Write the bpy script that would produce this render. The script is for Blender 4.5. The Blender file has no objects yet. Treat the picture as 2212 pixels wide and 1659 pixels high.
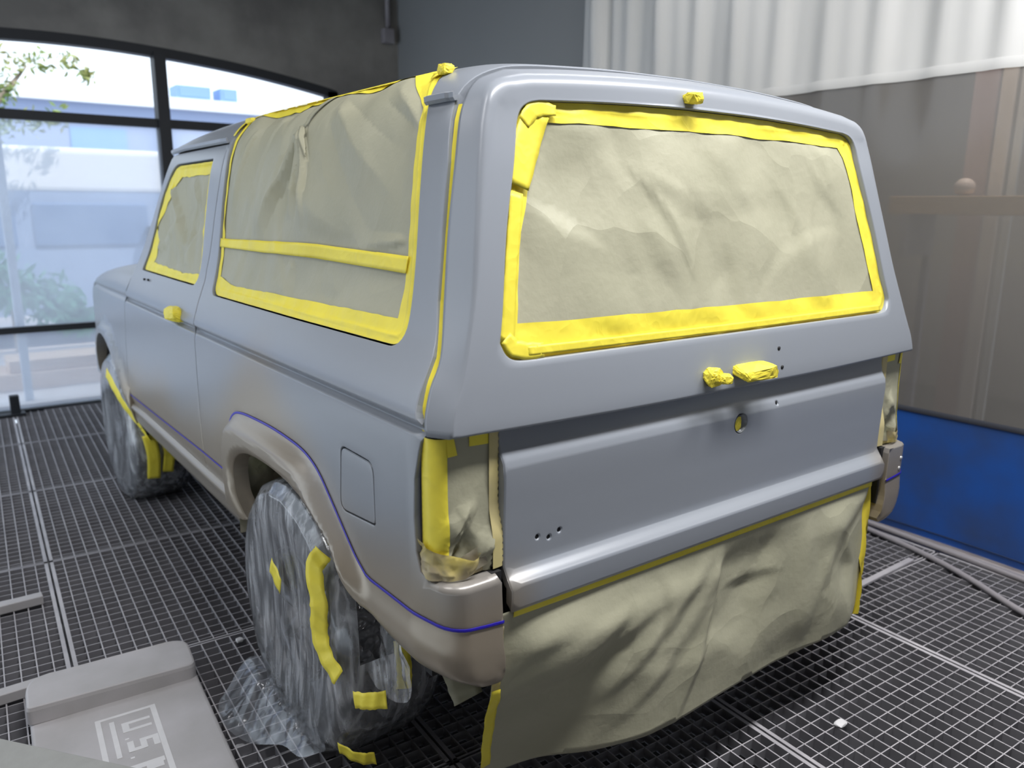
import bpy, bmesh, math, random
import numpy as np
from mathutils import Vector, Matrix
from mathutils.geometry import delaunay_2d_cdt

SC = bpy.context.scene
COL = SC.collection
R = math.radians

# ------------------------------------------------------------------ camera, sky, lights
cam_d = bpy.data.cameras.new('camera')
cam = bpy.data.objects.new('camera', cam_d)
COL.objects.link(cam)
SC.camera = cam
YAW, PITCH, ROLL, FPX = R(36.652), R(12.598), R(0.475), 1706.5
cam_d.sensor_width = 36
cam_d.lens = FPX / 2212 * 36
cam_d.clip_start = 0.05
cam_d.clip_end = 200
cf = Vector((math.sin(YAW) * math.cos(PITCH), math.cos(YAW) * math.cos(PITCH), -math.sin(PITCH)))
cr = Vector((math.cos(YAW), -math.sin(YAW), 0))
cu = cr.cross(cf)
r2 = cr * math.cos(ROLL) + cu * math.sin(ROLL)
u2 = -cr * math.sin(ROLL) + cu * math.cos(ROLL)
M = Matrix((r2, u2, -cf)).transposed().to_4x4()
M.translation = Vector((-1.57822, -1.1662, 1.49112))
cam.matrix_world = M
cam_d.dof.use_dof = True
cam_d.dof.focus_distance = 1.9
cam_d.dof.aperture_fstop = (cam_d.lens / 1000) / 0.0095

w = bpy.data.worlds.new('world')
SC.world = w
w.use_nodes = True
nt = w.node_tree
bgn = nt.nodes['Background']
bgn.inputs[0].default_value = (0.76, 0.87, 1.0, 1)
bgn.inputs[1].default_value = 1.85

SC.view_settings.view_transform = 'Standard'
SC.view_settings.look = 'None'
SC.view_settings.exposure = 0.12
SC.view_settings.gamma = 1.0
SC.view_settings.use_curve_mapping = False
SC.cycles.max_bounces = 8
SC.cycles.transparent_max_bounces = 16


def light(name, kind, loc, rot, energy, color=(1, 1, 1), size=None, size_y=None):
    d = bpy.data.lights.new(name, kind)
    d.energy = energy
    d.color = color
    if kind == 'AREA':
        d.shape = 'RECTANGLE'
        d.size = size
        d.size_y = size_y
    o = bpy.data.objects.new(name, d)
    o.location = loc
    o.rotation_euler = rot
    COL.objects.link(o)
    return o


sun = light('sun', 'SUN', (10, -10, 20), (R(38), R(0), R(35)), 3.0, (1, .96, .9))
sun.data.angle = R(1)
# unseen area lights under the ceiling, no fixtures; the left pair brightens the side
LAMPS = [(-0.55, -0.75, 3.45, 68), (1.0, -0.75, 3.45, 68), (-2.4, 0.2, 3.45, 22),
         (-2.4, 2.8, 3.45, 12), (1.2, 1.6, 3.45, 8)]
for (lx, ly, lz, le) in LAMPS:
    light('ceiling_lamp', 'AREA', (lx, ly, lz - .075), (0, 0, 0), le, (.98, .98, 1.0), 1.25, .32)


# ------------------------------------------------------------------ materials
def mat(name, col, rough=.5, metal=0.0, spec=.5, noise=None, bump=None, coat=0.0, sheen=0):
    m = bpy.data.materials.new(name)
    m.use_nodes = True
    t = m.node_tree
    b = t.nodes['Principled BSDF']
    b.inputs['Base Color'].default_value = (*col, 1)
    b.inputs['Roughness'].default_value = rough
    b.inputs['Metallic'].default_value = metal
    b.inputs['Specular IOR Level'].default_value = spec
    b.inputs['Coat Weight'].default_value = coat
    tc = t.nodes.new('ShaderNodeTexCoord')
    if noise:
        sc, amt, c2 = noise
        n = t.nodes.new('ShaderNodeTexNoise')
        n.inputs['Scale'].default_value = sc
        n.inputs['Detail'].default_value = 6
        t.links.new(tc.outputs['Object'], n.inputs['Vector'])
        mr = t.nodes.new('ShaderNodeMapRange')
        mr.inputs[1].default_value = .35
        mr.inputs[2].default_value = .65
        mr.inputs[4].default_value = amt
        t.links.new(n.outputs[0], mr.inputs[0])
        mx = t.nodes.new('ShaderNodeMix')
        mx.data_type = 'RGBA'
        mx.inputs['A'].default_value = (*col, 1)
        mx.inputs['B'].default_value = (*c2, 1)
        t.links.new(mr.outputs[0], mx.inputs['Factor'])
        t.links.new(mx.outputs['Result'], b.inputs['Base Color'])
    if bump:
        sc, st, dist = bump
        n = t.nodes.new('ShaderNodeTexNoise')
        n.inputs['Scale'].default_value = sc
        n.inputs['Detail'].default_value = 5
        t.links.new(tc.outputs['Object'], n.inputs['Vector'])
        bp = t.nodes.new('ShaderNodeBump')
        bp.inputs['Strength'].default_value = st
        bp.inputs['Distance'].default_value = dist
        t.links.new(n.outputs[0], bp.inputs['Height'])
        t.links.new(bp.outputs[0], b.inputs['Normal'])
    return m


def crumple(m, layers):
    """adds creased-paper relief to a material"""
    t = m.node_tree
    b = t.nodes['Principled BSDF']
    prev = None
    if b.inputs['Normal'].links:
        prev = b.inputs['Normal'].links[0].from_socket
    tc = t.nodes.new('ShaderNodeTexCoord')
    for (kind, sc, st, dist) in layers:
        if kind == 'ridge':
            n = t.nodes.new('ShaderNodeTexNoise')
            n.noise_type = 'RIDGED_MULTIFRACTAL'
            n.inputs['Scale'].default_value = sc
            n.inputs['Detail'].default_value = 3
            n.inputs['Distortion'].default_value = .6
            src = n.outputs[0]
            t.links.new(tc.outputs['Object'], n.inputs['Vector'])
        else:
            ns = t.nodes.new('ShaderNodeTexNoise')
            ns.inputs['Scale'].default_value = sc * .6
            t.links.new(tc.outputs['Object'], ns.inputs['Vector'])
            mx = t.nodes.new('ShaderNodeMix')
            mx.data_type = 'VECTOR'
            mx.inputs['Factor'].default_value = .25
            t.links.new(tc.outputs['Object'], mx.inputs['A'])
            t.links.new(ns.outputs['Color'], mx.inputs['B'])
            n = t.nodes.new('ShaderNodeTexVoronoi')
            n.inputs['Scale'].default_value = sc
            t.links.new(mx.outputs['Result'], n.inputs['Vector'])
            src = n.outputs['Distance']
        bp = t.nodes.new('ShaderNodeBump')
        bp.inputs['Strength'].default_value = st
        bp.inputs['Distance'].default_value = dist
        t.links.new(src, bp.inputs['Height'])
        if prev:
            t.links.new(prev, bp.inputs['Normal'])
        prev = bp.outputs[0]
    t.links.new(prev, b.inputs['Normal'])


def paint_mat(name):
    """grey-blue primer misted over with a tan metallic base coat where the attribute 'base_coat' is high"""
    m = mat(name, (.262, .281, .311), .29, 0, .5, None, (900, .05, .001))
    t = m.node_tree
    b = t.nodes['Principled BSDF']
    a = t.nodes.new('ShaderNodeAttribute')
    a.attribute_name = 'base_coat'
    mx = t.nodes.new('ShaderNodeMix')
    mx.data_type = 'RGBA'
    mx.inputs['A'].default_value = (.262, .281, .311, 1)
    mx.inputs['B'].default_value = (.315, .268, .205, 1)
    t.links.new(a.outputs['Fac'], mx.inputs['Factor'])
    t.links.new(mx.outputs['Result'], b.inputs['Base Color'])
    mm = t.nodes.new('ShaderNodeMath')
    mm.operation = 'MULTIPLY'
    mm.inputs[1].default_value = .35
    t.links.new(a.outputs['Fac'], mm.inputs[0])
    t.links.new(mm.outputs[0], b.inputs['Metallic'])
    return m


PAINT = paint_mat('body_paint')
DARK = mat('dark_gap', (.012, .012, .013), .7)
RUBBER = mat('black_rubber', (.02, .02, .022), .6, bump=(60, .2, .004))
TAPE = mat('yellow_masking_tape', (.88, .75, .07), .45, 0, .35, (9, .5, (.78, .64, .05)), (70, .12, .002))
TAPE_DUSTY = mat('oversprayed_masking_tape', (.66, .54, .10), .4, .1, .4, (12, 1.0, (.42, .35, .22)), (60, .3, .003))
PAPER = mat('masking_paper', (.40, .385, .275), .48, 0, .4, (5, .6, (.34, .33, .23)), (55, .25, .004))
PAPER_DUSTY = mat('oversprayed_masking_paper', (.42, .37, .28), .38, .25, .4, (8, 1, (.34, .33, .2)), (40, .35, .004))
crumple(PAPER, [('facet', 5, .7, .02), ('ridge', 3.2, .35, .012)])
crumple(PAPER_DUSTY, [('facet', 14, .8, .010), ('ridge', 8, .4, .008)])
crumple(TAPE_DUSTY, [('facet', 16, .7, .008)])
crumple(TAPE, [('facet', 18, .35, .004)])
CRINKLED = mat('crinkled_dark_film', (.07, .07, .075), .14, 0, .8)
crumple(CRINKLED, [('facet', 22, 1.0, .02), ('ridge', 12, .7, .012)])
BLUE_TAPE = mat('blue_fine_line_tape', (.022, .012, .42), .4)
STEEL = mat('dusty_steel', (.30, .28, .30), .55, .3, .4, (8, .7, (.40, .38, .40)))
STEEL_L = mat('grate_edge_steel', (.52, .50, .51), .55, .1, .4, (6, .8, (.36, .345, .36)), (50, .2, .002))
BLACK_STEEL = mat('black_window_steel', (.012, .014, .018), .5)
RIM = mat('wheel_rim_alloy', (.12, .12, .13), .35, .9)
GLASSDK = mat('tinted_glass', (.03, .035, .04), .1, 0, .5)


def film_mat(name, base, tint, streak=30, alpha=.3):
    m = bpy.data.materials.new(name)
    m.use_nodes = True
    t = m.node_tree
    t.nodes.clear()
    out = t.nodes.new('ShaderNodeOutputMaterial')
    tr = t.nodes.new('ShaderNodeBsdfTransparent')
    tr.inputs[0].default_value = (*tint, 1)
    df = t.nodes.new('ShaderNodeBsdfPrincipled')
    df.inputs['Base Color'].default_value = (*base, 1)
    df.inputs['Roughness'].default_value = .16
    df.inputs['Specular IOR Level'].default_value = .9
    gl = t.nodes.new('ShaderNodeBsdfGlossy')
    gl.inputs['Roughness'].default_value = .12
    tc = t.nodes.new('ShaderNodeTexCoord')
    mp = t.nodes.new('ShaderNodeMapping')
    mp.inputs['Rotation'].default_value = (.6, .2, 0)
    mp.inputs['Scale'].default_value = (1, 1, .17)
    n = t.nodes.new('ShaderNodeTexNoise')
    n.inputs['Scale'].default_value = streak
    n.inputs['Detail'].default_value = 3
    n.inputs['Distortion'].default_value = .5
    t.links.new(tc.outputs['Object'], mp.inputs[0])
    t.links.new(mp.outputs[0], n.inputs['Vector'])
    mr = t.nodes.new('ShaderNodeMapRange')
    mr.inputs[1].default_value = .42
    mr.inputs[2].default_value = .72
    mr.inputs[3].default_value = alpha * .6
    mr.inputs[4].default_value = min(1, alpha * 2.0)
    t.links.new(n.outputs[0], mr.inputs[0])
    bp = t.nodes.new('ShaderNodeBump')
    bp.inputs['Strength'].default_value = .6
    bp.inputs['Distance'].default_value = .0022
    t.links.new(n.outputs[0], bp.inputs['Height'])
    t.links.new(bp.outputs[0], df.inputs['Normal'])
    t.links.new(bp.outputs[0], gl.inputs['Normal'])
    m1 = t.nodes.new('ShaderNodeMixShader')
    t.links.new(mr.outputs[0], m1.inputs[0])
    t.links.new(tr.outputs[0], m1.inputs[1])
    t.links.new(df.outputs[0], m1.inputs[2])
    fr = t.nodes.new('ShaderNodeFresnel')
    fr.inputs[0].default_value = 1.45
    t.links.new(bp.outputs[0], fr.inputs['Normal'])
    m2 = t.nodes.new('ShaderNodeMixShader')
    t.links.new(fr.outputs[0], m2.inputs[0])
    t.links.new(m1.outputs[0], m2.inputs[1])
    t.links.new(gl.outputs[0], m2.inputs[2])
    t.links.new(m2.outputs[0], out.inputs[0])
    return m


FILM = film_mat('clear_plastic_film', (.80, .82, .85), (.95, .96, .98), 40, .31)
FILM_THIN = film_mat('thin_plastic_film', (.66, .70, .76), (.95, .96, .98), 30, .16)


# ------------------------------------------------------------------ object helpers
def link(name, me, m=None, parent=None, smooth=False):
    o = bpy.data.objects.new(name, me)
    COL.objects.link(o)
    if m:
        me.materials.append(m)
    if parent:
        o.parent = parent
    if smooth:
        me.polygons.foreach_set('use_smooth', [True] * len(me.polygons))
    return o


def mesh(name, V, F, m=None, parent=None, smooth=False):
    me = bpy.data.meshes.new(name)
    me.from_pydata([tuple(map(float, v)) for v in V], [], [tuple(f) for f in F])
    me.update()
    return link(name, me, m, parent, smooth)


def thing(name, label, cat, loc=(0, 0, 0), group=None):
    o = bpy.data.objects.new(name, None)
    o.location = loc
    o.empty_display_size = .1
    COL.objects.link(o)
    o['label'] = label
    o['category'] = cat
    if group:
        o['group'] = group
    return o


def tag(o, label, cat, group=None):
    o['label'] = label
    o['category'] = cat
    if group:
        o['group'] = group
    return o


def struct(o):
    o['kind'] = 'structure'
    return o


def box_vf(V, F, x0, x1, y0, y1, z0, z1):
    b = len(V)
    V += [(x0, y0, z0), (x1, y0, z0), (x1, y1, z0), (x0, y1, z0), (x0, y0, z1), (x1, y0, z1), (x1, y1, z1), (x0, y1, z1)]
    F += [tuple(b + i for i in f) for f in ((0, 3, 2, 1), (4, 5, 6, 7), (0, 1, 5, 4), (1, 2, 6, 5), (2, 3, 7, 6), (3, 0, 4, 7))]


def boxes(name, L, m, parent=None, bevel=0, rot=None):
    V, F = [], []
    for b in L:
        box_vf(V, F, *b)
    o = mesh(name, V, F, m, parent)
    if bevel:
        md = o.modifiers.new('bevel', 'BEVEL')
        md.width = bevel
        md.segments = 3
    return o


def tube(name, pts, r, m, parent=None, n=10, caps=True):
    P = [Vector(p) for p in pts]
    rr = r if hasattr(r, '__len__') else [r] * len(P)
    V, F = [], []
    up = Vector((0, 0, 1))
    for i, p in enumerate(P):
        d = (P[min(i + 1, len(P) - 1)] - P[max(i - 1, 0)]).normalized()
        a = d.cross(up)
        if a.length < .05:
            a = d.cross(Vector((0, 1, 0)))
        a.normalize()
        b = d.cross(a)
        for k in range(n):
            t = 2 * math.pi * k / n
            V.append(p + (a * math.cos(t) + b * math.sin(t)) * rr[i])
    for i in range(len(P) - 1):
        for k in range(n):
            F.append((i * n + k, i * n + (k + 1) % n, (i + 1) * n + (k + 1) % n, (i + 1) * n + k))
    if caps:
        F.append(tuple(range(n))[::-1])
        F.append(tuple((len(P) - 1) * n + k for k in range(n)))
    return mesh(name, V, F, m, parent, True)


def spline(pts, n=8, closed=False):
    """Catmull-Rom through pts"""
    P = np.array(pts, float)
    N = len(P)
    out = []
    segs = N if closed else N - 1
    for i in range(segs):
        if closed:
            a, b, c, d = P[(i - 1) % N], P[i], P[(i + 1) % N], P[(i + 2) % N]
        else:
            b, c = P[i], P[i + 1]
            a = P[i - 1] if i > 0 else 2 * b - c
            d = P[i + 2] if i + 2 < N else 2 * c - b
        for k in range(n):
            t = k / n
            out.append(.5 * ((2 * b) + (c - a) * t + (2 * a - 5 * b + 4 * c - d) * t * t + (3 * b - a - 3 * c + d) * t ** 3))
    if not closed:
        out.append(P[-1])
    return [tuple(o) for o in out]


def round_poly(pts, r, n=6):
    """polygon with rounded corners; r number or list"""
    out = []
    N = len(pts)
    for i in range(N):
        p0, p, p1 = (np.array(pts[(i + k) % N], float) for k in (-1, 0, 1))
        rr = r[i] if hasattr(r, '__len__') else r
        a, b = p0 - p, p1 - p
        la, lb = np.linalg.norm(a), np.linalg.norm(b)
        q = min(rr, la * .48, lb * .48)
        if q < 1e-4:
            out.append(tuple(p))
            continue
        A, B = p + a / la * q, p + b / lb * q
        for k in range(n + 1):
            t = k / n
            out.append(tuple((1 - t) ** 2 * A + 2 * t * (1 - t) * p + t * t * B))
    return out


def interp_s(x, xs, ys):
    """smooth monotone cubic interpolation"""
    xs, ys = np.array(xs, float), np.array(ys, float)
    h = np.diff(xs)
    d = np.diff(ys) / h
    m = np.zeros(len(xs))
    m[0], m[-1] = d[0], d[-1]
    for i in range(1, len(xs) - 1):
        if d[i - 1] * d[i] > 0:
            w1, w2 = 2 * h[i] + h[i - 1], h[i] + 2 * h[i - 1]
            m[i] = (w1 + w2) / (w1 / d[i - 1] + w2 / d[i])
    x = np.clip(np.asarray(x, float), xs[0], xs[-1])
    k = np.clip(np.searchsorted(xs, x) - 1, 0, len(xs) - 2)
    t = (x - xs[k]) / h[k]
    return ((1 + 2 * t) * (1 - t) ** 2 * ys[k] + t * (1 - t) ** 2 * h[k] * m[k]
            + t * t * (3 - 2 * t) * ys[k + 1] + t * t * (t - 1) * h[k] * m[k + 1])


def sstep(x, a, b):
    t = np.clip((x - a) / (b - a), 0, 1)
    return t * t * (3 - 2 * t)


def in_poly(px, py, poly):
    P = np.array(poly)
    c = np.zeros(len(px), bool)
    j = len(P) - 1
    for i in range(len(P)):
        xi, yi, xj, yj = *P[i], *P[j]
        if yi != yj:
            c ^= ((yi > py) != (yj > py)) & (px < (xj - xi) * (py - yi) / (yj - yi) + xi)
        j = i
    return c


def dist_loops(px, py, loops):
    d = np.full(len(px), 1e9)
    for closed, L in loops:
        P = np.array(L)
        n = len(P)
        for i in range(n if closed else n - 1):
            a, b = P[i], P[(i + 1) % n]
            ab = b - a
            l2 = ab @ ab
            if l2 < 1e-16:
                continue
            t = np.clip(((px - a[0]) * ab[0] + (py - a[1]) * ab[1]) / l2, 0, 1)
            d = np.minimum(d, np.hypot(px - a[0] - t * ab[0], py - a[1] - t * ab[1]))
    return d


def resample(loop, res):
    out = []
    n = len(loop)
    for i in range(n):
        a, b = np.array(loop[i], float), np.array(loop[(i + 1) % n], float)
        L = np.linalg.norm(b - a)
        if L < 1e-6:
            continue
        k = max(1, int(math.ceil(L / res)))
        for q in range(k):
            out.append(tuple(a + (b - a) * q / k))
    return out


def panel(name, outer, surf, m, parent, holes=(), res=.02, er=.003, depth=.012, sign=-1, mirror=False,
          lift=None, attr=None, lines=(), also_mirror=False):
    """sheet cut from the parametric surface surf(u, v) along crisp outlines, with rolled edges and a returned rim"""
    loops = [resample(outer, res)] + [resample(h, res) for h in holes]
    pts = [p for L in loops for p in L]
    edges = []
    k = 0
    for L in loops:
        edges += [(k + i, k + (i + 1) % len(L)) for i in range(len(L))]
        k += len(L)
    nb = k
    segs = [(True, L) for L in loops]
    A = np.array(outer)
    u0, v0 = A.min(0)
    u1, v1 = A.max(0)

    def inside(Q):
        c = in_poly(Q[:, 0], Q[:, 1], loops[0])
        for h in loops[1:]:
            c &= ~in_poly(Q[:, 0], Q[:, 1], h)
        return c
    chains = []                         # (points, closed, least distance from the outline)
    if er > 0:
        for L in loops:
            P = np.array(L)
            T = np.roll(P, -1, 0) - np.roll(P, 1, 0)
            T /= np.maximum(np.linalg.norm(T, axis=1)[:, None], 1e-9)
            Nn = np.stack([-T[:, 1], T[:, 0]], 1)
            sg = 1 if inside(P[:40] + Nn[:40] * er * .2).mean() > .5 else -1
            for q in (.12, .4, 1.0):
                chains.append((P + sg * Nn * er * q, True, er * q * .93))
    for L in lines:
        if len(L):
            chains.append((np.array(L), False, er * 1.3 + .0012))
    allp = [np.array(pts)]
    tot = len(pts)
    cpts = []
    for C_, closed, dm in chains:
        ok = inside(C_)
        ok &= dist_loops(C_[:, 0], C_[:, 1], segs) >= dm
        ids = np.full(len(C_), -1)
        ids[ok] = tot + np.arange(ok.sum())
        allp.append(C_[ok])
        cpts.append(C_[ok])
        tot += int(ok.sum())
        m_ = len(C_)
        for i in range(m_ if closed else m_ - 1):
            a, b = ids[i], ids[(i + 1) % m_]
            if a >= 0 and b >= 0 and np.linalg.norm(C_[i] - C_[(i + 1) % m_]) < res * 2.2:
                edges.append((int(a), int(b)))
    gu, gv = np.meshgrid(np.arange(u0, u1 + res, res), np.arange(v0, v1 + res, res * .866))
    gu = gu + (np.arange(gu.shape[0]) % 2)[:, None] * res * .5
    G = np.stack([gu.ravel(), gv.ravel()], 1)
    G = G[inside(G)]
    if len(G):
        G = G[dist_loops(G[:, 0], G[:, 1], segs) > max(er * 1.6, .42 * res)]
    lp = np.concatenate([c for (c, (_, cl, _)) in zip(cpts, chains) if not cl]) if len(lines) and any(len(c) for c in cpts) else np.zeros((0, 2))
    if len(lp) and len(G):
        near = np.zeros(len(G), bool)
        for k0 in range(0, len(lp), 400):
            q_ = lp[k0:k0 + 400]
            near |= (np.abs(G[:, None, 1] - q_[None, :, 1]) < res * .35).__and__(np.abs(G[:, None, 0] - q_[None, :, 0]) < res * .8).any(1)
        G = G[~near]
    allp = np.concatenate(allp + [G])
    vs, es, fs, ov, oe, of = delaunay_2d_cdt([Vector(p) for p in allp], edges, [], 0, 1e-6, True)
    Q = np.array([tuple(v) for v in vs])
    bset = set()
    for i, o in enumerate(ov):
        if any(x < nb for x in o):
            bset.add(i)
    Fv = np.array([f for f in fs if len(f) == 3])
    cc = Q[Fv].mean(1)
    a2 = np.abs(np.cross(Q[Fv[:, 1]] - Q[Fv[:, 0]], Q[Fv[:, 2]] - Q[Fv[:, 0]]))
    Fv = Fv[inside(cc) & (a2 > 1e-10)]

    def base(U, V):
        P = surf(U, V)
        e = 1e-4
        n = np.cross(surf(U + e, V) - P, surf(U, V + e) - P)
        n /= np.maximum(np.linalg.norm(n, axis=1)[:, None], 1e-15)
        return P, n * sign

    def full(U, V):
        P, n = base(U, V)
        if lift is not None:
            P = P + n * lift(U, V)[:, None]
        if er > 0:
            d = np.minimum(dist_loops(U, V, segs), er)
            off = er - np.sqrt(np.maximum(er * er - (er - d) ** 2, 0))
            P = P - n * off[:, None]
        return P, n
    U, V = Q[:, 0], Q[:, 1]
    P, n0 = full(U, V)
    e = 4e-4
    Pu, Pv = full(U + e, V)[0], full(U, V + e)[0]
    Pu2, Pv2 = full(U - e, V)[0], full(U, V - e)[0]
    N = np.cross(Pu - Pu2, Pv - Pv2)
    N /= np.maximum(np.linalg.norm(N, axis=1)[:, None], 1e-15)
    N *= sign
    # orientation
    tri = P[Fv]
    fn = np.cross(tri[:, 1] - tri[:, 0], tri[:, 2] - tri[:, 0])
    flip = (fn * n0[Fv[:, 0]]).sum(1) < 0
    Fv[flip] = Fv[flip][:, ::-1]
    verts = P.copy()
    faces = [tuple(f) for f in Fv]
    # rim
    cnt = {}
    for f in faces:
        for i in range(3):
            a, b = f[i], f[(i + 1) % 3]
            cnt[(a, b)] = 1
    be = [(a, b) for (a, b) in cnt if (b, a) not in cnt]
    rv = {}
    extra = []
    if depth > 0:
        for a, b in be:
            for x in (a, b):
                if x not in rv:
                    rv[x] = len(verts) + len(extra)
                    extra.append(P[x])
                    extra.append(P[x] - n0[x] * depth)
    nf = len(faces)
    for a, b in be:
        if depth > 0:
            faces.append((rv[b], rv[a], rv[a] + 1, rv[b] + 1))
    if extra:
        verts = np.concatenate([verts, np.array(extra)])
    att = None
    if attr is not None:
        aa = attr(U, V, P)
        att = np.zeros(len(verts))
        att[:len(aa)] = aa
        for x, q in rv.items():
            att[q] = att[q + 1] = aa[x]

    def make(nm, mir):
        VV = verts.copy()
        NN = N.copy()
        FF = faces
        if mir:
            VV[:, 0] *= -1
            NN[:, 0] *= -1
            FF = [f[::-1] for f in faces]
        o = mesh(nm, VV, FF, m, parent, True)
        me = o.data
        nor = []
        for i, p in enumerate(me.polygons):
            if i < nf:
                for vi in p.vertices:
                    nor.append(tuple(NN[vi]))
            else:
                nn = tuple(p.normal)
                nor += [nn] * len(p.vertices)
        me.normals_split_custom_set(nor)
        if att is not None:
            la = me.attributes.new('base_coat', 'FLOAT', 'POINT')
            la.data.foreach_set('value', att.astype(np.float32))
        return o
    o = make(name, mirror)
    if also_mirror:
        return o, make(name, not mirror)
    return o


def ribbon(name, surf, pts, width, m, parent, sign=-1, off=.0012, thick=.0005, res=.012, mirror=False, wob=0):
    """tape laid on a parametric surface along a line in its (u, v) plane"""
    P = [np.array(pts[0], float)]
    for a, b in zip(pts[:-1], pts[1:]):
        a, b = np.array(a, float), np.array(b, float)
        k = max(1, int(np.linalg.norm(b - a) / res))
        for q in range(1, k + 1):
            P.append(a + (b - a) * q / k)
    P = np.array(P)
    T = np.gradient(P, axis=0)
    T /= np.maximum(np.linalg.norm(T, axis=1)[:, None], 1e-9)
    Nn = np.stack([-T[:, 1], T[:, 0]], 1)
    ww = np.full(len(P), width) if not hasattr(width, '__len__') else np.interp(np.linspace(0, 1, len(P)), np.linspace(0, 1, len(width)), width)
    cols = 5
    V = []
    for i, s in enumerate(np.linspace(-.5, .5, cols)):
        Q = P + Nn * (s * ww)[:, None]
        if wob:
            Q = Q + Nn * (wob * np.sin(np.arange(len(P)) * 1.7 + i) * (abs(s) > .4))[:, None]
        X = surf(Q[:, 0], Q[:, 1])
        e = 1e-4
        n = np.cross(surf(Q[:, 0] + e, Q[:, 1]) - X, surf(Q[:, 0], Q[:, 1] + e) - X)
        n /= np.maximum(np.linalg.norm(n, axis=1)[:, None], 1e-15)
        bump = wob * .6 * np.abs(np.sin(np.arange(len(P)) * .9 + i * .4))
        V.append(X + n * sign * (off + bump)[:, None] if hasattr(bump, '__len__') else X + n * sign * off)
    V = np.stack(V, 1).reshape(-1, 3)
    if mirror:
        V[:, 0] *= -1
    F = []
    for i in range(len(P) - 1):
        for k in range(cols - 1):
            a = i * cols + k
            F.append((a, a + 1, a + cols + 1, a + cols))
    o = mesh(name, V, F, m, parent, True)
    md = o.modifiers.new('thick', 'SOLIDIFY')
    md.thickness = thick
    md.offset = 0
    return o


def make_wr(seed, nc, u0, u1, v0, v1, amp, ang=None, spread=.5, wid=(.01, .035), soft=.004, length=(.1, .35), folds=()):
    """crumple field: creased folds plus soft waves"""
    rnd = random.Random(seed)
    C = []
    for i in range(nc):
        a = rnd.uniform(0, math.pi) if ang is None else rnd.gauss(ang, spread)
        C.append((rnd.uniform(u0, u1), rnd.uniform(v0, v1), math.cos(a), math.sin(a), rnd.uniform(*wid), rnd.uniform(*length),
                  amp * rnd.uniform(.3, 1) * rnd.choice((1, 1, -1)), rnd.uniform(-6, 6)))
    ph = [(rnd.uniform(3, 16), rnd.uniform(3, 16), rnd.uniform(0, 6.3)) for _ in range(6)]

    def f(U, V):
        h = np.zeros(len(U))
        for (cx, cy, ca, sa, w_, L, A, bend) in C:
            x = (U - cx) * ca + (V - cy) * sa
            y = -(U - cx) * sa + (V - cy) * ca + bend * x * x * .3
            win = np.clip(1 - np.abs(x) / L, 0, 1)
            ww = w_ * (.5 + win)
            t = np.clip(1 - np.abs(y) / ww, 0, 1)
            t = t * t * (3 - 2 * t)
            w2_ = win * win * (3 - 2 * win)
            h += A * w2_ * np.where(y < 0, t, np.clip(1 - np.abs(y) / (ww * 2.6), 0, 1))
        for (a0, b0, a1, b1, w_, A, asym) in folds:      # a pinch at (a0, b0) fading towards (a1, b1)
            L2 = math.hypot(a1 - a0, b1 - b0)
            ca, sa = (a1 - a0) / L2, (b1 - b0) / L2
            x = ((U - a0) * ca + (V - b0) * sa) / L2
            y = -(U - a0) * sa + (V - b0) * ca
            win = np.clip(np.minimum((x + .04) / .12, (1 - x) / .35), 0, 1)
            ww = w_ * (.45 + np.clip(x, 0, 1))
            left_, right_ = np.clip(1 - np.abs(y) / ww, 0, 1), np.clip(1 - np.abs(y) / (ww * asym), 0, 1)
            h += A * win * np.where(y < 0, left_, right_)
        for (a, b, p) in ph:
            h += soft / 3 * np.sin(a * U + b * V + p + 1.5 * np.sin(b * .6 * U - a * .5 * V))
        return h
    return f


def lump(name, loc, size, m, parent, seed=0, box=.5, amp=.12, n=64):
    """something small wrapped in crumpled tape"""
    rnd = random.Random(seed)
    bm = bmesh.new()
    for _ in range(n):
        d = Vector((rnd.gauss(0, 1), rnd.gauss(0, 1), rnd.gauss(0, 1))).normalized()
        e = max(.12, box * .6)
        k = (abs(d.x) ** (2 / e) + abs(d.y) ** (2 / e) + abs(d.z) ** (2 / e)) ** (-e / 2)
        p = d * k * rnd.uniform(1 - amp, 1)
        bm.verts.new((p.x * size[0], p.y * size[1], p.z * size[2]))
    r_ = bmesh.ops.convex_hull(bm, input=bm.verts)
    bmesh.ops.delete(bm, geom=[g_ for g_ in bm.verts if not g_.link_faces], context='VERTS')
    bmesh.ops.subdivide_edges(bm, edges=bm.edges[:], cuts=2, use_grid_fill=True)
    mn = min(size)
    for v in bm.verts:
        v.co += Vector((rnd.gauss(0, 1), rnd.gauss(0, 1), rnd.gauss(0, 1))) * mn * .035
    me = bpy.data.meshes.new(name)
    bm.to_mesh(me)
    bm.free()
    o = link(name, me, m, parent, False)
    o.location = loc
    return o


# ------------------------------------------------------------------ the vehicle's surfaces
# section of the body: (t, half width, height); t equals the height up to 1.64 and then runs along the roof
SEC = [(.30, .78, .30), (.45, .805, .45), (.53, .83, .53), (.58, .853, .58), (.64, .866, .64), (.80, .870, .80),
       (1.0, .868, 1.0), (1.064, .8665, 1.064), (1.070, .862, 1.070), (1.076, .848, 1.076), (1.098, .8645, 1.098), (1.104, .864, 1.104), (1.125, .857, 1.125), (1.16, .840, 1.16),
       (1.20, .817, 1.20), (1.24, .795, 1.24), (1.30, .774, 1.30), (1.39, .752, 1.39), (1.54, .723, 1.54),
       (1.64, .701, 1.64), (1.70, .680, 1.70), (1.745, .656, 1.738), (1.80, .613, 1.773), (1.875, .54, 1.800),
       (2.015, .40, 1.815), (2.215, .20, 1.826), (2.415, .0, 1.830)]
ST, SX_, SZ_ = zip(*SEC)
TM = 2.415


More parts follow.
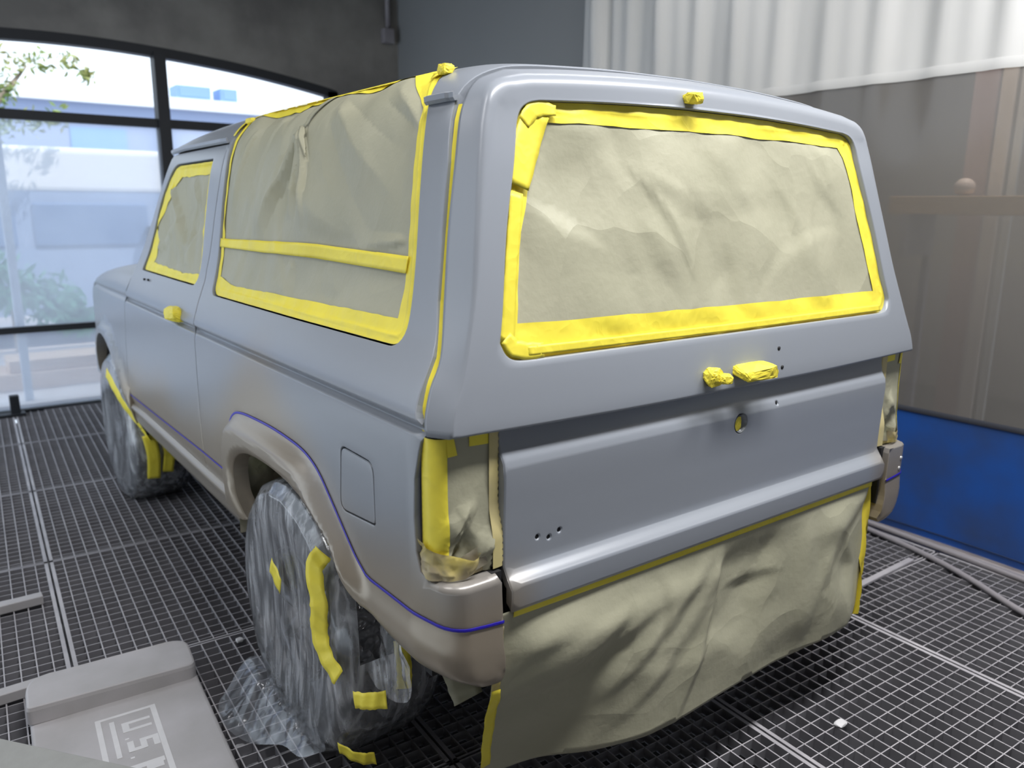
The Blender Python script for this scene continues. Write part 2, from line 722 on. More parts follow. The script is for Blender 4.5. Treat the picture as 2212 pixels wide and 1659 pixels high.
def sec(t):
    t = np.asarray(t, float)
    right = t > TM
    tt = np.where(right, 2 * TM - t, t)
    x = interp_s(tt, ST, SX_)
    z = interp_s(tt, ST, SZ_)
    return np.where(right, x, -x), z


def S_body(u, v):
    """u runs forward along the body and wraps round the rear corner below u = 0.045; v is the section parameter"""
    u, v = np.asarray(u, float), np.asarray(v, float)
    x, z = sec(v)
    s = np.where(x < 0, -1.0, 1.0)
    X = np.abs(x)
    k = interp_s(u, [-.3, .15, .22, .35, .55, 1.7, 1.95, 2.25, 2.6, 4], [.5, .56, .76, .94, 1.0, 1.0, .96, .80, .42, .3])
    z = np.where(z > 1.70, 1.70 + (z - 1.70) * k, z)
    low = z < 1.07
    X = X - np.where(low, .022 * sstep(-u, -.13, .0), 0)
    rho = .045
    y = np.where(u > rho, u, rho)
    arc = math.pi / 2 * rho
    a = np.clip((rho - u) / rho, 0, math.pi / 2)
    Xc = X - rho
    wrap = u < rho
    xx = np.where(wrap, Xc + rho * np.cos(a), X)
    yy = np.where(wrap, rho - rho * np.sin(a), u)
    past = np.maximum(rho - u - arc, 0)
    xx = np.where(past > 0, Xc - past, xx)
    return np.stack([s * xx, yy, z + 0 * xx], -1)


def base_coat(U, V, P):
    """where the tan base coat has been sprayed over the primer"""
    y, z = P[:, 1], P[:, 2]
    lim = .80 + .27 * np.exp(-((y - .98) / .42) ** 2) + .03 * np.exp(-((y - .1) / .2) ** 2) - .02 * sstep(y, 1.6, 2.6)
    n = .025 * np.sin(5 * y + 3) + .015 * np.sin(13 * y + 7 * z)
    return 1 - sstep(z - lim - n, -.15, .10)


def base_coat_rear(U, V, P):
    """a light mist of the base coat at the lower ends of the rear panels"""
    x, z = np.abs(P[:, 0]), P[:, 2]
    return .9 * sstep(x, .60, .72) * (1 - sstep(z, .70, .84)) * (P[:, 0] < 2)


car = thing('off_road_vehicle', 'grey primed two-door off-road wagon with papered windows, yellow tape and tan sills', 'car', (0, 2.0, 0))
car.location = (0, 0, 0)

# ---- outlines in (y, t)
BLUE = spline([(-.100, .680), (-.055, .684), (-.02, .688), (.045, .692), (.135, .694), (.30, .690)], 5) + \
    spline([(.325, .693), (.375, .722), (.437, .772), (.50, .822), (.558, .864), (.62, .889), (.70, .901), (.85, .905), (1.0, .900), (1.13, .890),
            (1.20, .872), (1.245, .835), (1.268, .775), (1.278, .70), (1.280, .64)], 5)
ARCH_IN = spline([(1.14, .56), (1.168, .64), (1.168, .71), (1.125, .762), (1.03, .795), (.90, .808), (.76, .808), (.62, .792), (.50, .748), (.435, .70),
                  (.395, .64), (.345, .59), (.26, .562), (.156, .552), (.045, .552), (-.02, .545), (-.045, .541), (-.068, .541), (-.085, .555)], 5)
FLARE = BLUE + [(1.27, .575)] + ARCH_IN + [(-.095, .60)]
REAR_EDGE = [(-.098, .765), (-.094, .779), (.06, .779), (.088, .792), (.100, .83), (.106, .90), (.103, .98), (.090, 1.04), (.080, 1.075),
             (.097, 1.100), (.106, 1.125), (.112, 1.16), (.122, 1.212), (.168, 1.311), (.196, 1.444), (.213, 1.578), (.234, 1.66), (.240, 1.72), (.240, 1.80), (.240, 2.0)]
ROOF_FRONT = [(2.62, 2.415), (2.60, 2.2), (2.56, 2.0), (2.50, 1.86), (2.42, 1.75), (2.39, 1.712)]
DOOR_REAR = [(1.667, 1.698), (1.684, 1.60), (1.696, 1.43), (1.686, 1.275), (1.655, 1.216), (1.605, 1.140), (1.585, 1.069), (1.583, .86), (1.585, .70), (1.59, .585)]


def tlines(ts, y0, y1, step=.02, both=False):
    out = []
    for t in ts:
        out.append([(y, t) for y in np.arange(y0, y1, step)])
        if both:
            out.append([(y, 2 * TM - t) for y in np.arange(y0, y1, step)])
    return out


CREASE = (1.058, 1.064, 1.068, 1.072, 1.0755, 1.082, 1.09, 1.097, 1.101, 1.106)


def mir(L):
    return [(a, 2 * TM - b) for a, b in L][::-1]


lower_front = [(1.594, .585), (1.594, .47), (1.29, .47), (1.285, .575)]
half = [(-.118, .690)] + REAR_EDGE
left_front = ROOF_FRONT + [(1.675, 1.712)] + [(y - .003, t) for y, t in DOOR_REAR]
blue_in = [(a, b) for a, b in BLUE][::-1]
# go round: rear edge up, over the roof, down the right side, and back along the front
shell_left_up = [(-.100, .692)] + REAR_EDGE
shell = shell_left_up + [(.240, TM)] + mir(shell_left_up)
right_lower = mir([(-.118, .682)][:0] + BLUE)     # from front of the flare back to the corner on the right side
front_left = left_front + lower_front + blue_in
shell = shell + [(a, 2 * TM - b) for a, b in BLUE][0:] + [(a, 2 * TM - b) for a, b in front_left[::-1] if (a, b) not in BLUE] + front_left
# window openings
QWIN = round_poly([(.245, 1.208), (.80, 1.203), (1.56, 1.200), (1.628, 1.45), (1.640, 1.70), (1.628, 1.862), (1.0, 1.862), (.43, 1.862), (.335, 1.70), (.285, 1.40)],
                  [.055, .02, .07, .1, .1, .035, .02, .05, .1, .1], 7)
FUEL = round_poly([(.434, .966), (.272, .966), (.267, .826), (.446, .808)], [.022, .03, .012, .035], 6)
def body_lift(U, V):
    d = np.clip(.779 - V, 0, .016)
    r_ = .016
    return -np.where((V < .7795) & (U < .075), r_ - np.sqrt(np.maximum(r_ * r_ - (r_ - d) ** 2, 0)), 0)


body = panel('body_shell', shell, S_body, PAINT, car, [QWIN, [(a, 2 * TM - b) for a, b in QWIN][::-1], FUEL], .022, .002, .028, attr=base_coat, lift=body_lift, lines=tlines(CREASE, .1, 1.62, .02, True) + tlines((.762, .767, .771, .774, .7765), -.085, .07, .010, True))


# ---- wheel arch flares running into the bumper corners
def flare_lift(U, V):
    d = dist_loops(U, V, [(False, BLUE)])
    di = dist_loops(U, V, [(False, ARCH_IN)])
    arch = sstep(U, .30, .42)
    h = (.010 + .030 * arch) * sstep(d, -.004, .05 + .02 * (1 - arch))
    roll = np.clip(1 - di / .022, 0, 1)
    side = sstep(U, -.03, .06)
    tuck = (1 - arch) * np.clip(1 - di / .05, 0, 1) ** 2 * (.006 + .016 * side)
    h = h * (.35 + .65 * side) * 1.0
    return h - (.005 + .009 * side) * roll ** 2 - tuck


panel('wheel_arch_flare', FLARE, S_body, PAINT, car, (), .014, .002, .045, lift=flare_lift, attr=base_coat, also_mirror=True,
      lines=())
for mr_ in (False, True):
    ribbon('blue_line_tape', lambda u, v: S_body(u, v), BLUE[:-9], .0068, BLUE_TAPE, car, off=.0022, mirror=mr_)
ribbon('blue_line_tape', S_body, [(1.30, .652), (1.6, .650), (2.2, .636), (2.84, .622)], .005, BLUE_TAPE, car, off=.002)
# fuel lid, standing a touch proud, held at its lower rear corner
fl = panel('fuel_door', round_poly([(.431, .962), (.275, .962), (.270, .830), (.443, .812)], [.02, .028, .012, .033], 6), S_body, PAINT, car, (), .02, .003, .010, attr=base_coat)
panel('fuel_pocket', [(.46, .98), (.25, .98), (.25, .79), (.46, .79)], S_body, DARK, car, (), .04, 0, 0, lift=lambda u, v: -.012 + 0 * u)

# ---- door
DOOR = [(1.592, .585), (1.588, .70), (1.586, .86), (1.588, 1.069), (1.608, 1.140), (1.658, 1.214), (1.689, 1.275), (1.699, 1.43), (1.687, 1.60), (1.670, 1.694),
        (2.36, 1.690), (2.395, 1.675), (2.53, 1.50), (2.70, 1.26), (2.69, 1.215), (2.665, 1.13), (2.70, 1.04), (2.735, .90), (2.77, .70), (2.775, .585)]
DWIN = round_poly([(1.745, 1.212), (2.02, 1.212), (2.59, 1.214), (2.485, 1.50), (2.325, 1.650), (1.80, 1.652), (1.812, 1.60), (1.80, 1.40)],
                  [.04, .02, .045, .1, .07, .012, .02, .05], 6)
door, door_r = panel('door', DOOR, S_body, PAINT, car, [DWIN], .025, .002, .02, attr=base_coat, also_mirror=True, lines=tlines(CREASE, 1.6, 2.72))
for mr_ in (False, True):
    ribbon('door_gap_shade', S_body, [(1.580, .60), (1.583, .86), (1.586, 1.069), (1.606, 1.140), (1.656, 1.214), (1.687, 1.275), (1.697, 1.43), (1.686, 1.60), (1.67, 1.69), (2.36, 1.70)], .03, DARK, car, off=-.014, mirror=mr_)  # dark strips behind the door gaps stand in for their shade
    ribbon('door_gap_shade', S_body, [(2.772, .60), (2.735, .90), (2.70, 1.04), (2.667, 1.13), (2.69, 1.215), (2.715, 1.25)], .03, DARK, car, off=-.014, mirror=mr_)
# window apertures carry glass masked with paper and tape
PAPER_FLAT = .012


def aperture(name, outl, inner, seed, paper, wr_args, mirror, surf=S_body, sign=-1, parent=car, recess=.010, tape_m=TAPE, res=.012, tape_name='masking_tape', lines=()):
    wr = make_wr(seed, *wr_args[0], **wr_args[1])
    fold_lines = [[(a0 + (a1 - a0) * t, b0 + (b1 - b0) * t) for t in np.arange(-.03, 1, res * .8 / math.hypot(a1 - a0, b1 - b0))]
                  for (a0, b0, a1, b1, w_, A, asym) in wr_args[1].get('folds', ())]

    def rc(V):
        return recess * (1 - .8 * sstep(V, 1.72, 1.84)) if surf is S_body else recess

    def lift_p(U, V):
        d = dist_loops(U, V, [(True, outl)])
        return -rc(V) + np.maximum(wr(U, V), -.012) * sstep(d, .01, .07)

    def lift_t(U, V):
        d = dist_loops(U, V, [(True, outl)])
        di = dist_loops(U, V, [(True, inner)])
        return -rc(V) + .0022 + np.maximum(wr(U, V), -.012) * sstep(d, .01, .07) + .0012 * np.sin(60 * U + 30 * V) * np.sin(55 * V - 20 * U) + .0025 * np.exp(-((d - .016) / .005) ** 2)
    g = panel('window_glass', outl, surf, GLASSDK, parent, (), .06, 0, 0, lift=lambda u, v: -recess - .025 + 0 * u, mirror=mirror, sign=sign)
    p = panel('masking_paper', outl, surf, paper, g, (), res, 0, 0, lift=lift_p, lines=fold_lines, mirror=mirror, sign=sign)
    t = panel(tape_name, outl, surf, tape_m, g, (inner,), res * .75, 0, 0, lift=lift_t, mirror=mirror, sign=sign)
    return g


random.seed(4)


def jag(L, a, seed, step=.03):
    """hand-torn look: a slightly irregular copy of an outline"""
    rnd = random.Random(seed)
    return [(u + rnd.uniform(-a, a), v + rnd.uniform(-a, a)) for u, v in resample(L, step)]


def inset(L, d):
    return [(u, v) for u, v in L]


QOUT = round_poly([(.252, 1.213), (.80, 1.208), (1.555, 1.205), (1.622, 1.45), (1.634, 1.70), (1.622, 1.856), (1.0, 1.856), (.435, 1.856), (.341, 1.70), (.292, 1.40)],
                  [.052, .02, .067, .1, .1, .035, .02, .05, .1, .1], 7)
QIN = jag([(.318, 1.262), (.70, 1.256), (1.38, 1.243), (1.545, 1.262), (1.60, 1.45), (1.610, 1.70), (1.585, 1.800), (1.0, 1.806), (.50, 1.800), (.375, 1.70), (.338, 1.40)], .0009, 3)
q = aperture('quarter_window', QOUT, QIN, 21, PAPER, ((9, .35, 1.55, 1.3, 1.8, .010), dict(folds=((1.01, 1.70, 1.28, 1.40, .035, .026, 2.2), (1.01, 1.69, 1.03, 1.45, .030, .024, 1.5), (1.00, 1.69, .90, 1.43, .022, .018, 2.5), (1.20, 1.78, 1.50, 1.35, .03, .010, 1.5), (.84, 1.75, .40, 1.49, .07, .014, 1.4), (.36, 1.66, .55, 1.78, .03, .012, 1.5), (1.45, 1.74, 1.56, 1.42, .02, .008, 2), (.36, 1.42, .60, 1.40, .02, .006, 1.5), (.95, 1.34, 1.0, 1.22, .05, .007, 1.2)), ang=1.0, spread=.45, wid=(.03, .075), soft=.010, length=(.12, .45))), False, res=.008)
q['label'] = 'rear side window papered over with a crossing strip of yellow tape'
wrq = make_wr(21, 9, .35, 1.55, 1.3, 1.8, .010, folds=((1.01, 1.70, 1.28, 1.40, .035, .026, 2.2), (1.01, 1.69, 1.03, 1.45, .030, .024, 1.5), (1.00, 1.69, .90, 1.43, .022, .018, 2.5), (1.20, 1.78, 1.50, 1.35, .03, .010, 1.5), (.84, 1.75, .40, 1.49, .07, .014, 1.4), (.36, 1.66, .55, 1.78, .03, .012, 1.5), (1.45, 1.74, 1.56, 1.42, .02, .008, 2), (.36, 1.42, .60, 1.40, .02, .006, 1.5), (.95, 1.34, 1.0, 1.22, .05, .007, 1.2)), ang=1.0, spread=.45, wid=(.03, .075), soft=.010, length=(.12, .45))


def S_q(u, v):
    P = S_body(u, v)
    e = 1e-4
    n = np.cross(S_body(u + e, v) - P, S_body(u, v + e) - P)
    n /= np.maximum(np.linalg.norm(n, axis=-1)[..., None], 1e-15)
    d = dist_loops(u, v, [(True, QOUT)])
    return P - n * (-.010 + .003 + np.maximum(wrq(u, v), -.012) * sstep(d, .01, .07))[..., None]


ribbon('masking_tape', S_q, [(.325, 1.372), (.8, 1.378), (1.2, 1.372), (1.612, 1.368)], [.036, .036, .034, .028], TAPE, q, off=.003)
# the fold where the paper has been gathered and pinched
for (a, b, wdt) in (((.93, 1.80), (1.00, 1.70), .022), ((1.005, 1.70), (.955, 1.62), .016)):
    ribbon('folded_crease', S_q, [a, b], [wdt, wdt * .4], PAPER, q, off=.006)
DOUT = round_poly([(1.751, 1.218), (2.02, 1.218), (2.58, 1.220), (2.48, 1.50), (2.322, 1.644), (1.804, 1.646), (1.817, 1.60), (1.806, 1.40)],
                  [.038, .02, .042, .1, .066, .012, .02, .05], 6)
DIN = jag([(1.775, 1.252), (2.0, 1.243), (2.47, 1.256), (2.47, 1.32), (2.37, 1.50), (2.20, 1.598), (1.835, 1.600), (1.832, 1.40)], .0022, 9)
dg = aperture('door_window', DOUT, DIN, 5, PAPER, ((9, 1.85, 2.45, 1.28, 1.6, .022), dict(folds=((2.30, 1.56, 2.05, 1.30, .03, .016, 2), (2.0, 1.58, 1.86, 1.38, .025, .012, 2), (2.45, 1.30, 2.1, 1.45, .02, .010, 2)), ang=1.2, spread=.5, wid=(.025, .06), soft=.008, length=(.1, .3))), False, parent=door, res=.02)
aperture('quarter_window', QOUT, QIN, 22, PAPER, ((6, .35, 1.55, 1.3, 1.8, .02), dict(soft=.008)), True, res=.04)
aperture('door_window', DOUT, DIN, 6, PAPER, ((4, 1.85, 2.45, 1.28, 1.6, .02), dict(soft=.008)), True, parent=door_r, res=.05)
# yellow tape lip along the roof edge and a puckered corner
ribbon('masking_tape', S_body, [(.40, 1.80), (.44, 1.843), (.8, 1.848), (1.2, 1.848), (1.58, 1.846), (1.625, 1.80), (1.634, 1.72)], [.05, .052, .050, .048, .036, .03, .02], TAPE, q, off=.003, wob=.001)
lump('masking_tape', (-.610, .385, 1.783), (.016, .016, .012), TAPE, q, 3)
lump('masking_tape', (-.625, 1.60, 1.768), (.012, .03, .010), TAPE, q, 5)
# door handle wrapped in tape: pull and key barrel
h_ = lump('door_handle', (-.868, 1.83, 1.108), (.024, .075, .026), TAPE, door, 12, .35)
lump('key_barrel', (-.872, 1.715, 1.108), (.022, .020, .024), TAPE, h_, 14, .7)
for (yy, zz) in ((2.44, 1.183), (2.37, 1.186)):
    tube('mirror_bolt_hole', [(-.826, yy, zz), (-.833, yy, zz)], .005, DARK, door)

# drip rails
for (ya, yb) in ((1.668, 2.40), (.232, .345)):
    V, F = [], []
    pr = [(0, -.004), (-.012, -.006), (-.018, 0), (-.019, .010), (-.015, .012), (-.013, .004), (0, .006)]
    N = 14
    for i in range(N + 1):
        y = ya + (yb - ya) * i / N
        x0 = -.676
        for (dx, dz) in pr:
            kk = 1.0 if .02 < (y - ya) < (yb - ya) - .01 else .75
            V.append((x0 + dx * kk, y, 1.704 + dz - .004 * max(0, y - 2.2) * 8))
    n = len(pr)
    for i in range(N):
        for k in range(n - 1):
            F.append((i * n + k, i * n + k + 1, (i + 1) * n + k + 1, (i + 1) * n + k))
    F += [tuple(range(n)), tuple(N * n + k for k in range(n))[::-1]]
    for s in (1, -1):
        o = mesh('drip_rail', [(a * s, b, c) for a, b, c in V], F, PAINT, car)

# rocker and underside
for s in (-1, 1):
    V, F = [], []
    prof = [(.845, .582), (.862, .575), (.868, .56), (.852, .535), (.85, .50), (.835, .470), (.78, .462)]
    ys = np.linspace(1.27, 2.80, 20)
    for y in ys:
        for (x, z) in prof:
            V.append((s * x, y, z))
    n = len(prof)
    for i in range(len(ys) - 1):
        for k in range(n - 1):
            F.append((i * n + k, i * n + k + 1, (i + 1) * n + k + 1, (i + 1) * n + k))
    o = mesh('rocker_panel', V, F, PAINT, car, True)
    at = o.data.attributes.new('base_coat', 'FLOAT', 'POINT')
    at.data.foreach_set('value', np.full(len(V), .85, np.float32))
boxes('floor_pan', [(-.49, .49, .12, 3.8, .47, .52), (-.80, .80, 1.30, 2.78, .47, .52), (-.56, .56, .10, .20, .42, .60), (-.14, .14, .3, 3.4, .36, .47), (-.50, -.42, .2, 3.7, .38, .48), (.42, .50, .2, 3.7, .38, .48)], DARK, car)  # dark underbody boxes, also put in to block the light
tube('rear_axle', [(-.62, .83, .37), (-.1, .83, .37), (0, .83, .37), (.1, .83, .37), (.62, .83, .37)], [.04, .04, .12, .04, .04], DARK, car)
tube('front_axle', [(-.62, 3.22, .37), (.62, 3.22, .37)], .045, DARK, car)

# wheel wells: inner liners papered over
for s in (-1, 1):
    for (cy, mm) in ((.80, PAPER_DUSTY), (3.22, RUBBER)):
        V, F = [], []
        xs = np.linspace(.50, .868 if cy < 1 else .83, 8)
        an = np.linspace(.13, math.pi - .05, 30)
        for i, x in enumerate(xs):
            for j, a in enumerate(an):
                rr = .405
                if cy < 1:
                    rr = .425 / (abs(math.cos(a)) ** 3.2 + abs(math.sin(a)) ** 3.2) ** .3125
                rr += .012 * math.sin(7 * a + 9 * x) * math.sin(23 * x + 3 * a) * (i not in (0, 7))
                V.append((s * x, cy + rr * 1.0 * math.cos(a), .42 + rr * math.sin(a)))
        n = len(an)
        for i in range(len(xs) - 1):
            for j in range(n - 1):
                F.append((i * n + j, i * n + j + 1, (i + 1) * n + j + 1, (i + 1) * n + j))
        c = len(V)
        V.append((s * .50, cy, .42))
        for j in range(n - 1):
            F.append((c, j, j + 1))
        wl = mesh('wheel_well_liner', V, F, mm, car, True)
        if cy < 1:
            wl.data.materials.append(CRINKLED)
            wl.data.polygons.foreach_set('material_index', [1 if np.mean([V[q_][1] for q_ in f]) < .72 else 0 for f in F])
        if cy < 1 and s < 0:
            V, F = [], []
            for i, x in enumerate(np.linspace(.60, .66, 3)):
                for j, a in enumerate(an[:14]):
                    rr = .418 / (abs(math.cos(a)) ** 3.2 + abs(math.sin(a)) ** 3.2) ** .3125
                    V.append((s * x, cy + rr * math.cos(a), .42 + rr * math.sin(a)))
            for i in range(2):
                for j in range(13):
                    F.append((i * 14 + j, i * 14 + j + 1, (i + 1) * 14 + j + 1, (i + 1) * 14 + j))
            mesh('masking_tape', V, F, TAPE_DUSTY, wl, True)


# ---- front end
def S_fend(u, v):
    u, v = np.asarray(u, float), np.asarray(v, float)
    T = [.40, .55, .64, .80, 1.0, 1.066, 1.080, 1.092, 1.12, 1.15, 1.185, 1.25, 1.40, 1.65, 1.95]
    X = [.80, .84, .862, .870, .868, .866, .861, .863, .856, .838, .812, .76, .62, .38, .08]
    Z = [.40, .55, .64, .80, 1.0, 1.066, 1.080, 1.092, 1.12, 1.145, 1.165, 1.180, 1.195, 1.205, 1.21]
    x, z = interp_s(v, T, X), interp_s(v, T, Z)
    x = x - .007 * np.exp(-((v - 1.079) / .009) ** 2)
    f = sstep(u, 2.9, 4.15)
    z = np.where(z > 1.06, 1.06 + (z - 1.06) * (1.22 - .95 * f), z)
    x = x - .075 * np.clip((u - 3.0) / 1.0, 0, 1.3) ** 2 * (x / .87)
    rr_ = sstep(u, 3.45, 4.02) ** 2
    z = np.where(z > .95, z - .13 * rr_ * (z - .95) / .2, z)
    return np.stack([-x, u + 0 * v, z], -1)


FARCH = [(2.80 - .02, .585)] + [(3.22 + .43 * math.cos(a), .43 + .425 * math.sin(a)) for a in np.linspace(math.pi * .96, .02, 26)] + [(3.66, .43), (3.95, .46)]
FEND = [(2.781, .70), (2.742, .90), (2.707, 1.04), (2.672, 1.13), (2.70, 1.20), (2.74, 1.22), (2.80, 1.30), (2.82, 1.60), (2.82, 1.95), (3.98, 1.95), (3.99, 1.3), (3.99, 1.1)] + FARCH[::-1]


def fend_lift(U, V):
    r_ = np.hypot(U - 3.22, V - .43)
    return .028 * sstep(-r_, -.50, -.455)


fend, fend_r = panel('front_fender', FEND, S_fend, PAINT, car, (), .03, .002, .05, lines=tlines((1.06, 1.068, 1.074, 1.079, 1.084, 1.09, 1.1), 2.73, 3.95), lift=fend_lift, attr=base_coat, also_mirror=True)
boxes('grille_and_bumper', [(-.72, .72, 3.93, 3.98, .62, 1.06), (-.80, .80, 3.96, 4.08, .50, .66)], PAINT, car, .015)
boxes('firewall', [(-.74, .74, 2.60, 2.66, .5, 1.14), ], DARK, car)
boxes('rear_crossmember', [(-.80, .80, .16, .19, .50, .68)], DARK, car)
# windscreen, papered
V = [(-.60, 2.50, 1.715), (.60, 2.50, 1.715), (.69, 3.02, 1.225), (-.69, 3.02, 1.225), (0, 2.55, 1.74), (0, 3.06, 1.235)]
ws = mesh('windshield', V, [(0, 4, 5, 3), (4, 1, 2, 5)], PAPER, car, True)
for s in (-1, 1):
    tube('windshield_pillar', [(s * .640, 2.40, 1.695), (s * .675, 2.54, 1.545), (s * .715, 2.68, 1.38), (s * .745, 2.80, 1.215)], [.02, .022, .024, .028], PAINT, car)
boxes('cowl', [(-.76, .76, 2.72, 3.06, 1.17, 1.20)], PAINT, car, .01)

# ------------------------------------------------------------------ the one-piece hatch
RZ = [.55, 1.06, 1.13, 1.215, 1.33, 1.446, 1.566, 1.70, 1.80]
RY = [.015, .015, .023, .038, .062, .087, .112, .140, .150]


def rear_y(z):
    return interp_s(z, RZ, RY)


def arcpts(loop_parts):
    """left half from bottom centre round to top centre"""
    return loop_parts


def even(P, n):
    P = np.array(P, float)
    d = np.concatenate([[0], np.cumsum(np.linalg.norm(np.diff(P, axis=0), axis=1))])
    s = np.linspace(0, d[-1], n)
    return np.stack([np.interp(s, d, P[:, k]) for k in range(P.shape[1])], 1)


nB, nK, nS, nC, nT = 40, 10, 44, 18, 34
# seam with the body (front edge of the hatch flanks)
seam_side = [(-.857, .070, 1.070), (-.857, .078, 1.09), (-.852, .082, 1.115), (-.836, .089, 1.16), (-.806, .101, 1.212), (-.769, .146, 1.311), (-.739, .177, 1.444), (-.713, .191, 1.578), (-.692, .207, 1.66), (-.679, .212, 1.692)]
seam_corner = [(-.679, .212, 1.692), (-.667, .216, 1.712), (-.654, .221, 1.727), (-.636, .225, 1.742), (-.61, .228, 1.753), (-.57, .229, 1.768)]
seam_top = [(-.57, .229, 1.768), (-.45, .229, 1.780), (-.3, .229, 1.790), (-.15, .229, 1.796), (0, .229, 1.798)]
ridge_side = [(-.834, .016, 1.073), (-.832, .018, 1.09), (-.824, .022, 1.12), (-.804, .029, 1.165), (-.782, .041, 1.229), (-.753, .062, 1.328), (-.728, .087, 1.446), (-.702, .112, 1.566), (-.687, .126, 1.635), (-.676, .134, 1.675)]
ridge_corner = [(-.676, .134, 1.675), (-.668, .138, 1.700), (-.652, .141, 1.722), (-.625, .143, 1.737), (-.595, .145, 1.743), (-.56, .146, 1.748)]
ridge_top = [(-.56, .146, 1.748), (-.45, .147, 1.757), (-.3, .149, 1.766), (-.15, .150, 1.771), (0, .151, 1.773)]
win_bottom = [(0, 0, 1.199), (-.3, 0, 1.199), (-.60, 0, 1.199), (-.645, 0, 1.199)]
win_c1 = [(-.645, 0, 1.199), (-.675, 0, 1.202), (-.695, 0, 1.214), (-.706, 0, 1.237)]
win_side = [(-.706, 0, 1.237), (-.690, 0, 1.30), (-.659, 0, 1.446), (-.625, 0, 1.566), (-.610, 0, 1.625)]
win_c2 = [(-.610, 0, 1.625), (-.603, 0, 1.655), (-.590, 0, 1.680), (-.568, 0, 1.694), (-.540, 0, 1.700)]
win_top = [(-.540, 0, 1.700), (-.35, 0, 1.710), (-.15, 0, 1.716), (0, 0, 1.717)]
hb = [(0, .015, 1.064), (-.3, .015, 1.064), (-.6, .015, 1.069), (-.785, .016, 1.073)]
hk = [(-.785, .016, 1.073), (-.808, .016, 1.073), (-.824, .016, 1.073), (-.834, .016, 1.075)]
sb = [(0, .075, 1.052), (-.3, .075, 1.052), (-.6, .075, 1.055), (-.79, .075, 1.059)]
sk = [(-.79, .075, 1.059), (-.82, .074, 1.060), (-.842, .071, 1.064), (-.857, .070, 1.072)]


def half_loop(parts, ns):
    out = []
    for i, (p, n) in enumerate(zip(parts, ns)):
        q = even(spline(p, 8) if len(p) > 2 else p, n)
        out += list(q[:-1])
    out.append(np.array(parts[-1][-1]))
    return np.array(out)


NS = (nB, nK, nS, nC, nT)
seamL = half_loop([sb, sk, seam_side, seam_corner, seam_top], NS)
ridgeL = half_loop([hb, hk, ridge_side, ridge_corner, ridge_top], NS)
winL = half_loop([win_bottom, win_c1, win_side, win_c2, win_top], NS)
winL[:, 1] = rear_y(winL[:, 2])


def full_loop(H):
    Rr = H[1:-1][::-1].copy()
    Rr[:, 0] *= -1
    return np.concatenate([H, Rr])


SEAM, RIDGE, WIN = full_loop(seamL), full_loop(ridgeL), full_loop(winL)
nL = len(SEAM)
idx = np.arange(nL)
hi = np.minimum(idx, nL - idx)                       # index along the half
is_bottom = hi < (nB + nK - 2)
rad = np.where(is_bottom, .008, np.interp(RIDGE[:, 2], [1.10, 1.35, 1.60, 1.72], [.011, .014, .018, .026]))
# soften the change of radius at the lower corner
kern = np.ones(9) / 9
rad = np.convolve(np.concatenate([rad[-4:], rad, rad[:4]]), kern, 'valid')


def rounded(A, B, C, r, n=6):
    la = np.linalg.norm(A - B, axis=1)
    lc = np.linalg.norm(C - B, axis=1)
    ra = np.minimum(r, la * .45)[:, None]
    rc = np.minimum(r, lc * .45)[:, None]
    P, Q = B + (A - B) / la[:, None] * ra, B + (C - B) / lc[:, None] * rc
    return [(1 - t) ** 2 * P + 2 * t * (1 - t) * B + t * t * Q for t in np.linspace(0, 1, n)]


# cavity edge of the seam, flank, rounded ridge, face, rolled window edge
inward = SEAM.copy()
inward[:, 0] *= .985
inward[:, 2] = np.where(is_bottom, inward[:, 2] + .012, inward[:, 2] - np.where(hi > nB + nK + nS - 3, .02, 0))
inward[:, 1] += .004
rings = [inward, SEAM + np.array([0, .0, 0])]
rings += [SEAM * .9 + RIDGE * .1, SEAM * .55 + RIDGE * .45]
rings += rounded(SEAM, RIDGE, WIN, rad, 7)
face0 = rings[-1]
for t in (.12, .3, .5, .7, .88):
    f_ = face0 * (1 - t) + WIN * t
    f_[:, 1] = face0[:, 1] * (1 - t) + WIN[:, 1] * t
    yy = rear_y(f_[:, 2])
    keep = .8 if 0 < t < 1 else 0
    f_[:, 1] = np.where(f_[:, 2] < 1.69, yy * keep + f_[:, 1] * (1 - keep), f_[:, 1])
    rings.append(f_)
Win_in = WIN.copy()
cen = np.array([0, 0, 1.45])
dirn = WIN - cen
dirn[:, 1] = 0
dirn /= np.linalg.norm(dirn, axis=1)[:, None]
rings.append(WIN + dirn * .004)
rings.append(WIN + dirn * .001 + np.array([0, .002, 0]))
rings.append(WIN + np.array([0, .018, 0]))
V = np.concatenate(rings)
F = []
for i in range(len(rings) - 1):
    for k in range(nL):
        a, b = i * nL + k, i * nL + (k + 1) % nL
        F.append((a, b, b + nL, a + nL))
hatch = mesh('rear_hatch', V, [f[::-1] for f in F], PAINT, car, True)
at = hatch.data.attributes.new('base_coat', 'FLOAT', 'POINT')
at.data.foreach_set('value', np.zeros(len(V), np.float32))
bm = bmesh.new()
bm.from_mesh(hatch.data)
bmesh.ops.recalc_face_normals(bm, faces=bm.faces)
bm.to_mesh(hatch.data)
bm.free()


def S_rear(u, v):
    u, v = np.asarray(u, float), np.asarray(v, float)
    return np.stack([u, rear_y(v) + .012 + 0 * u, v], -1)


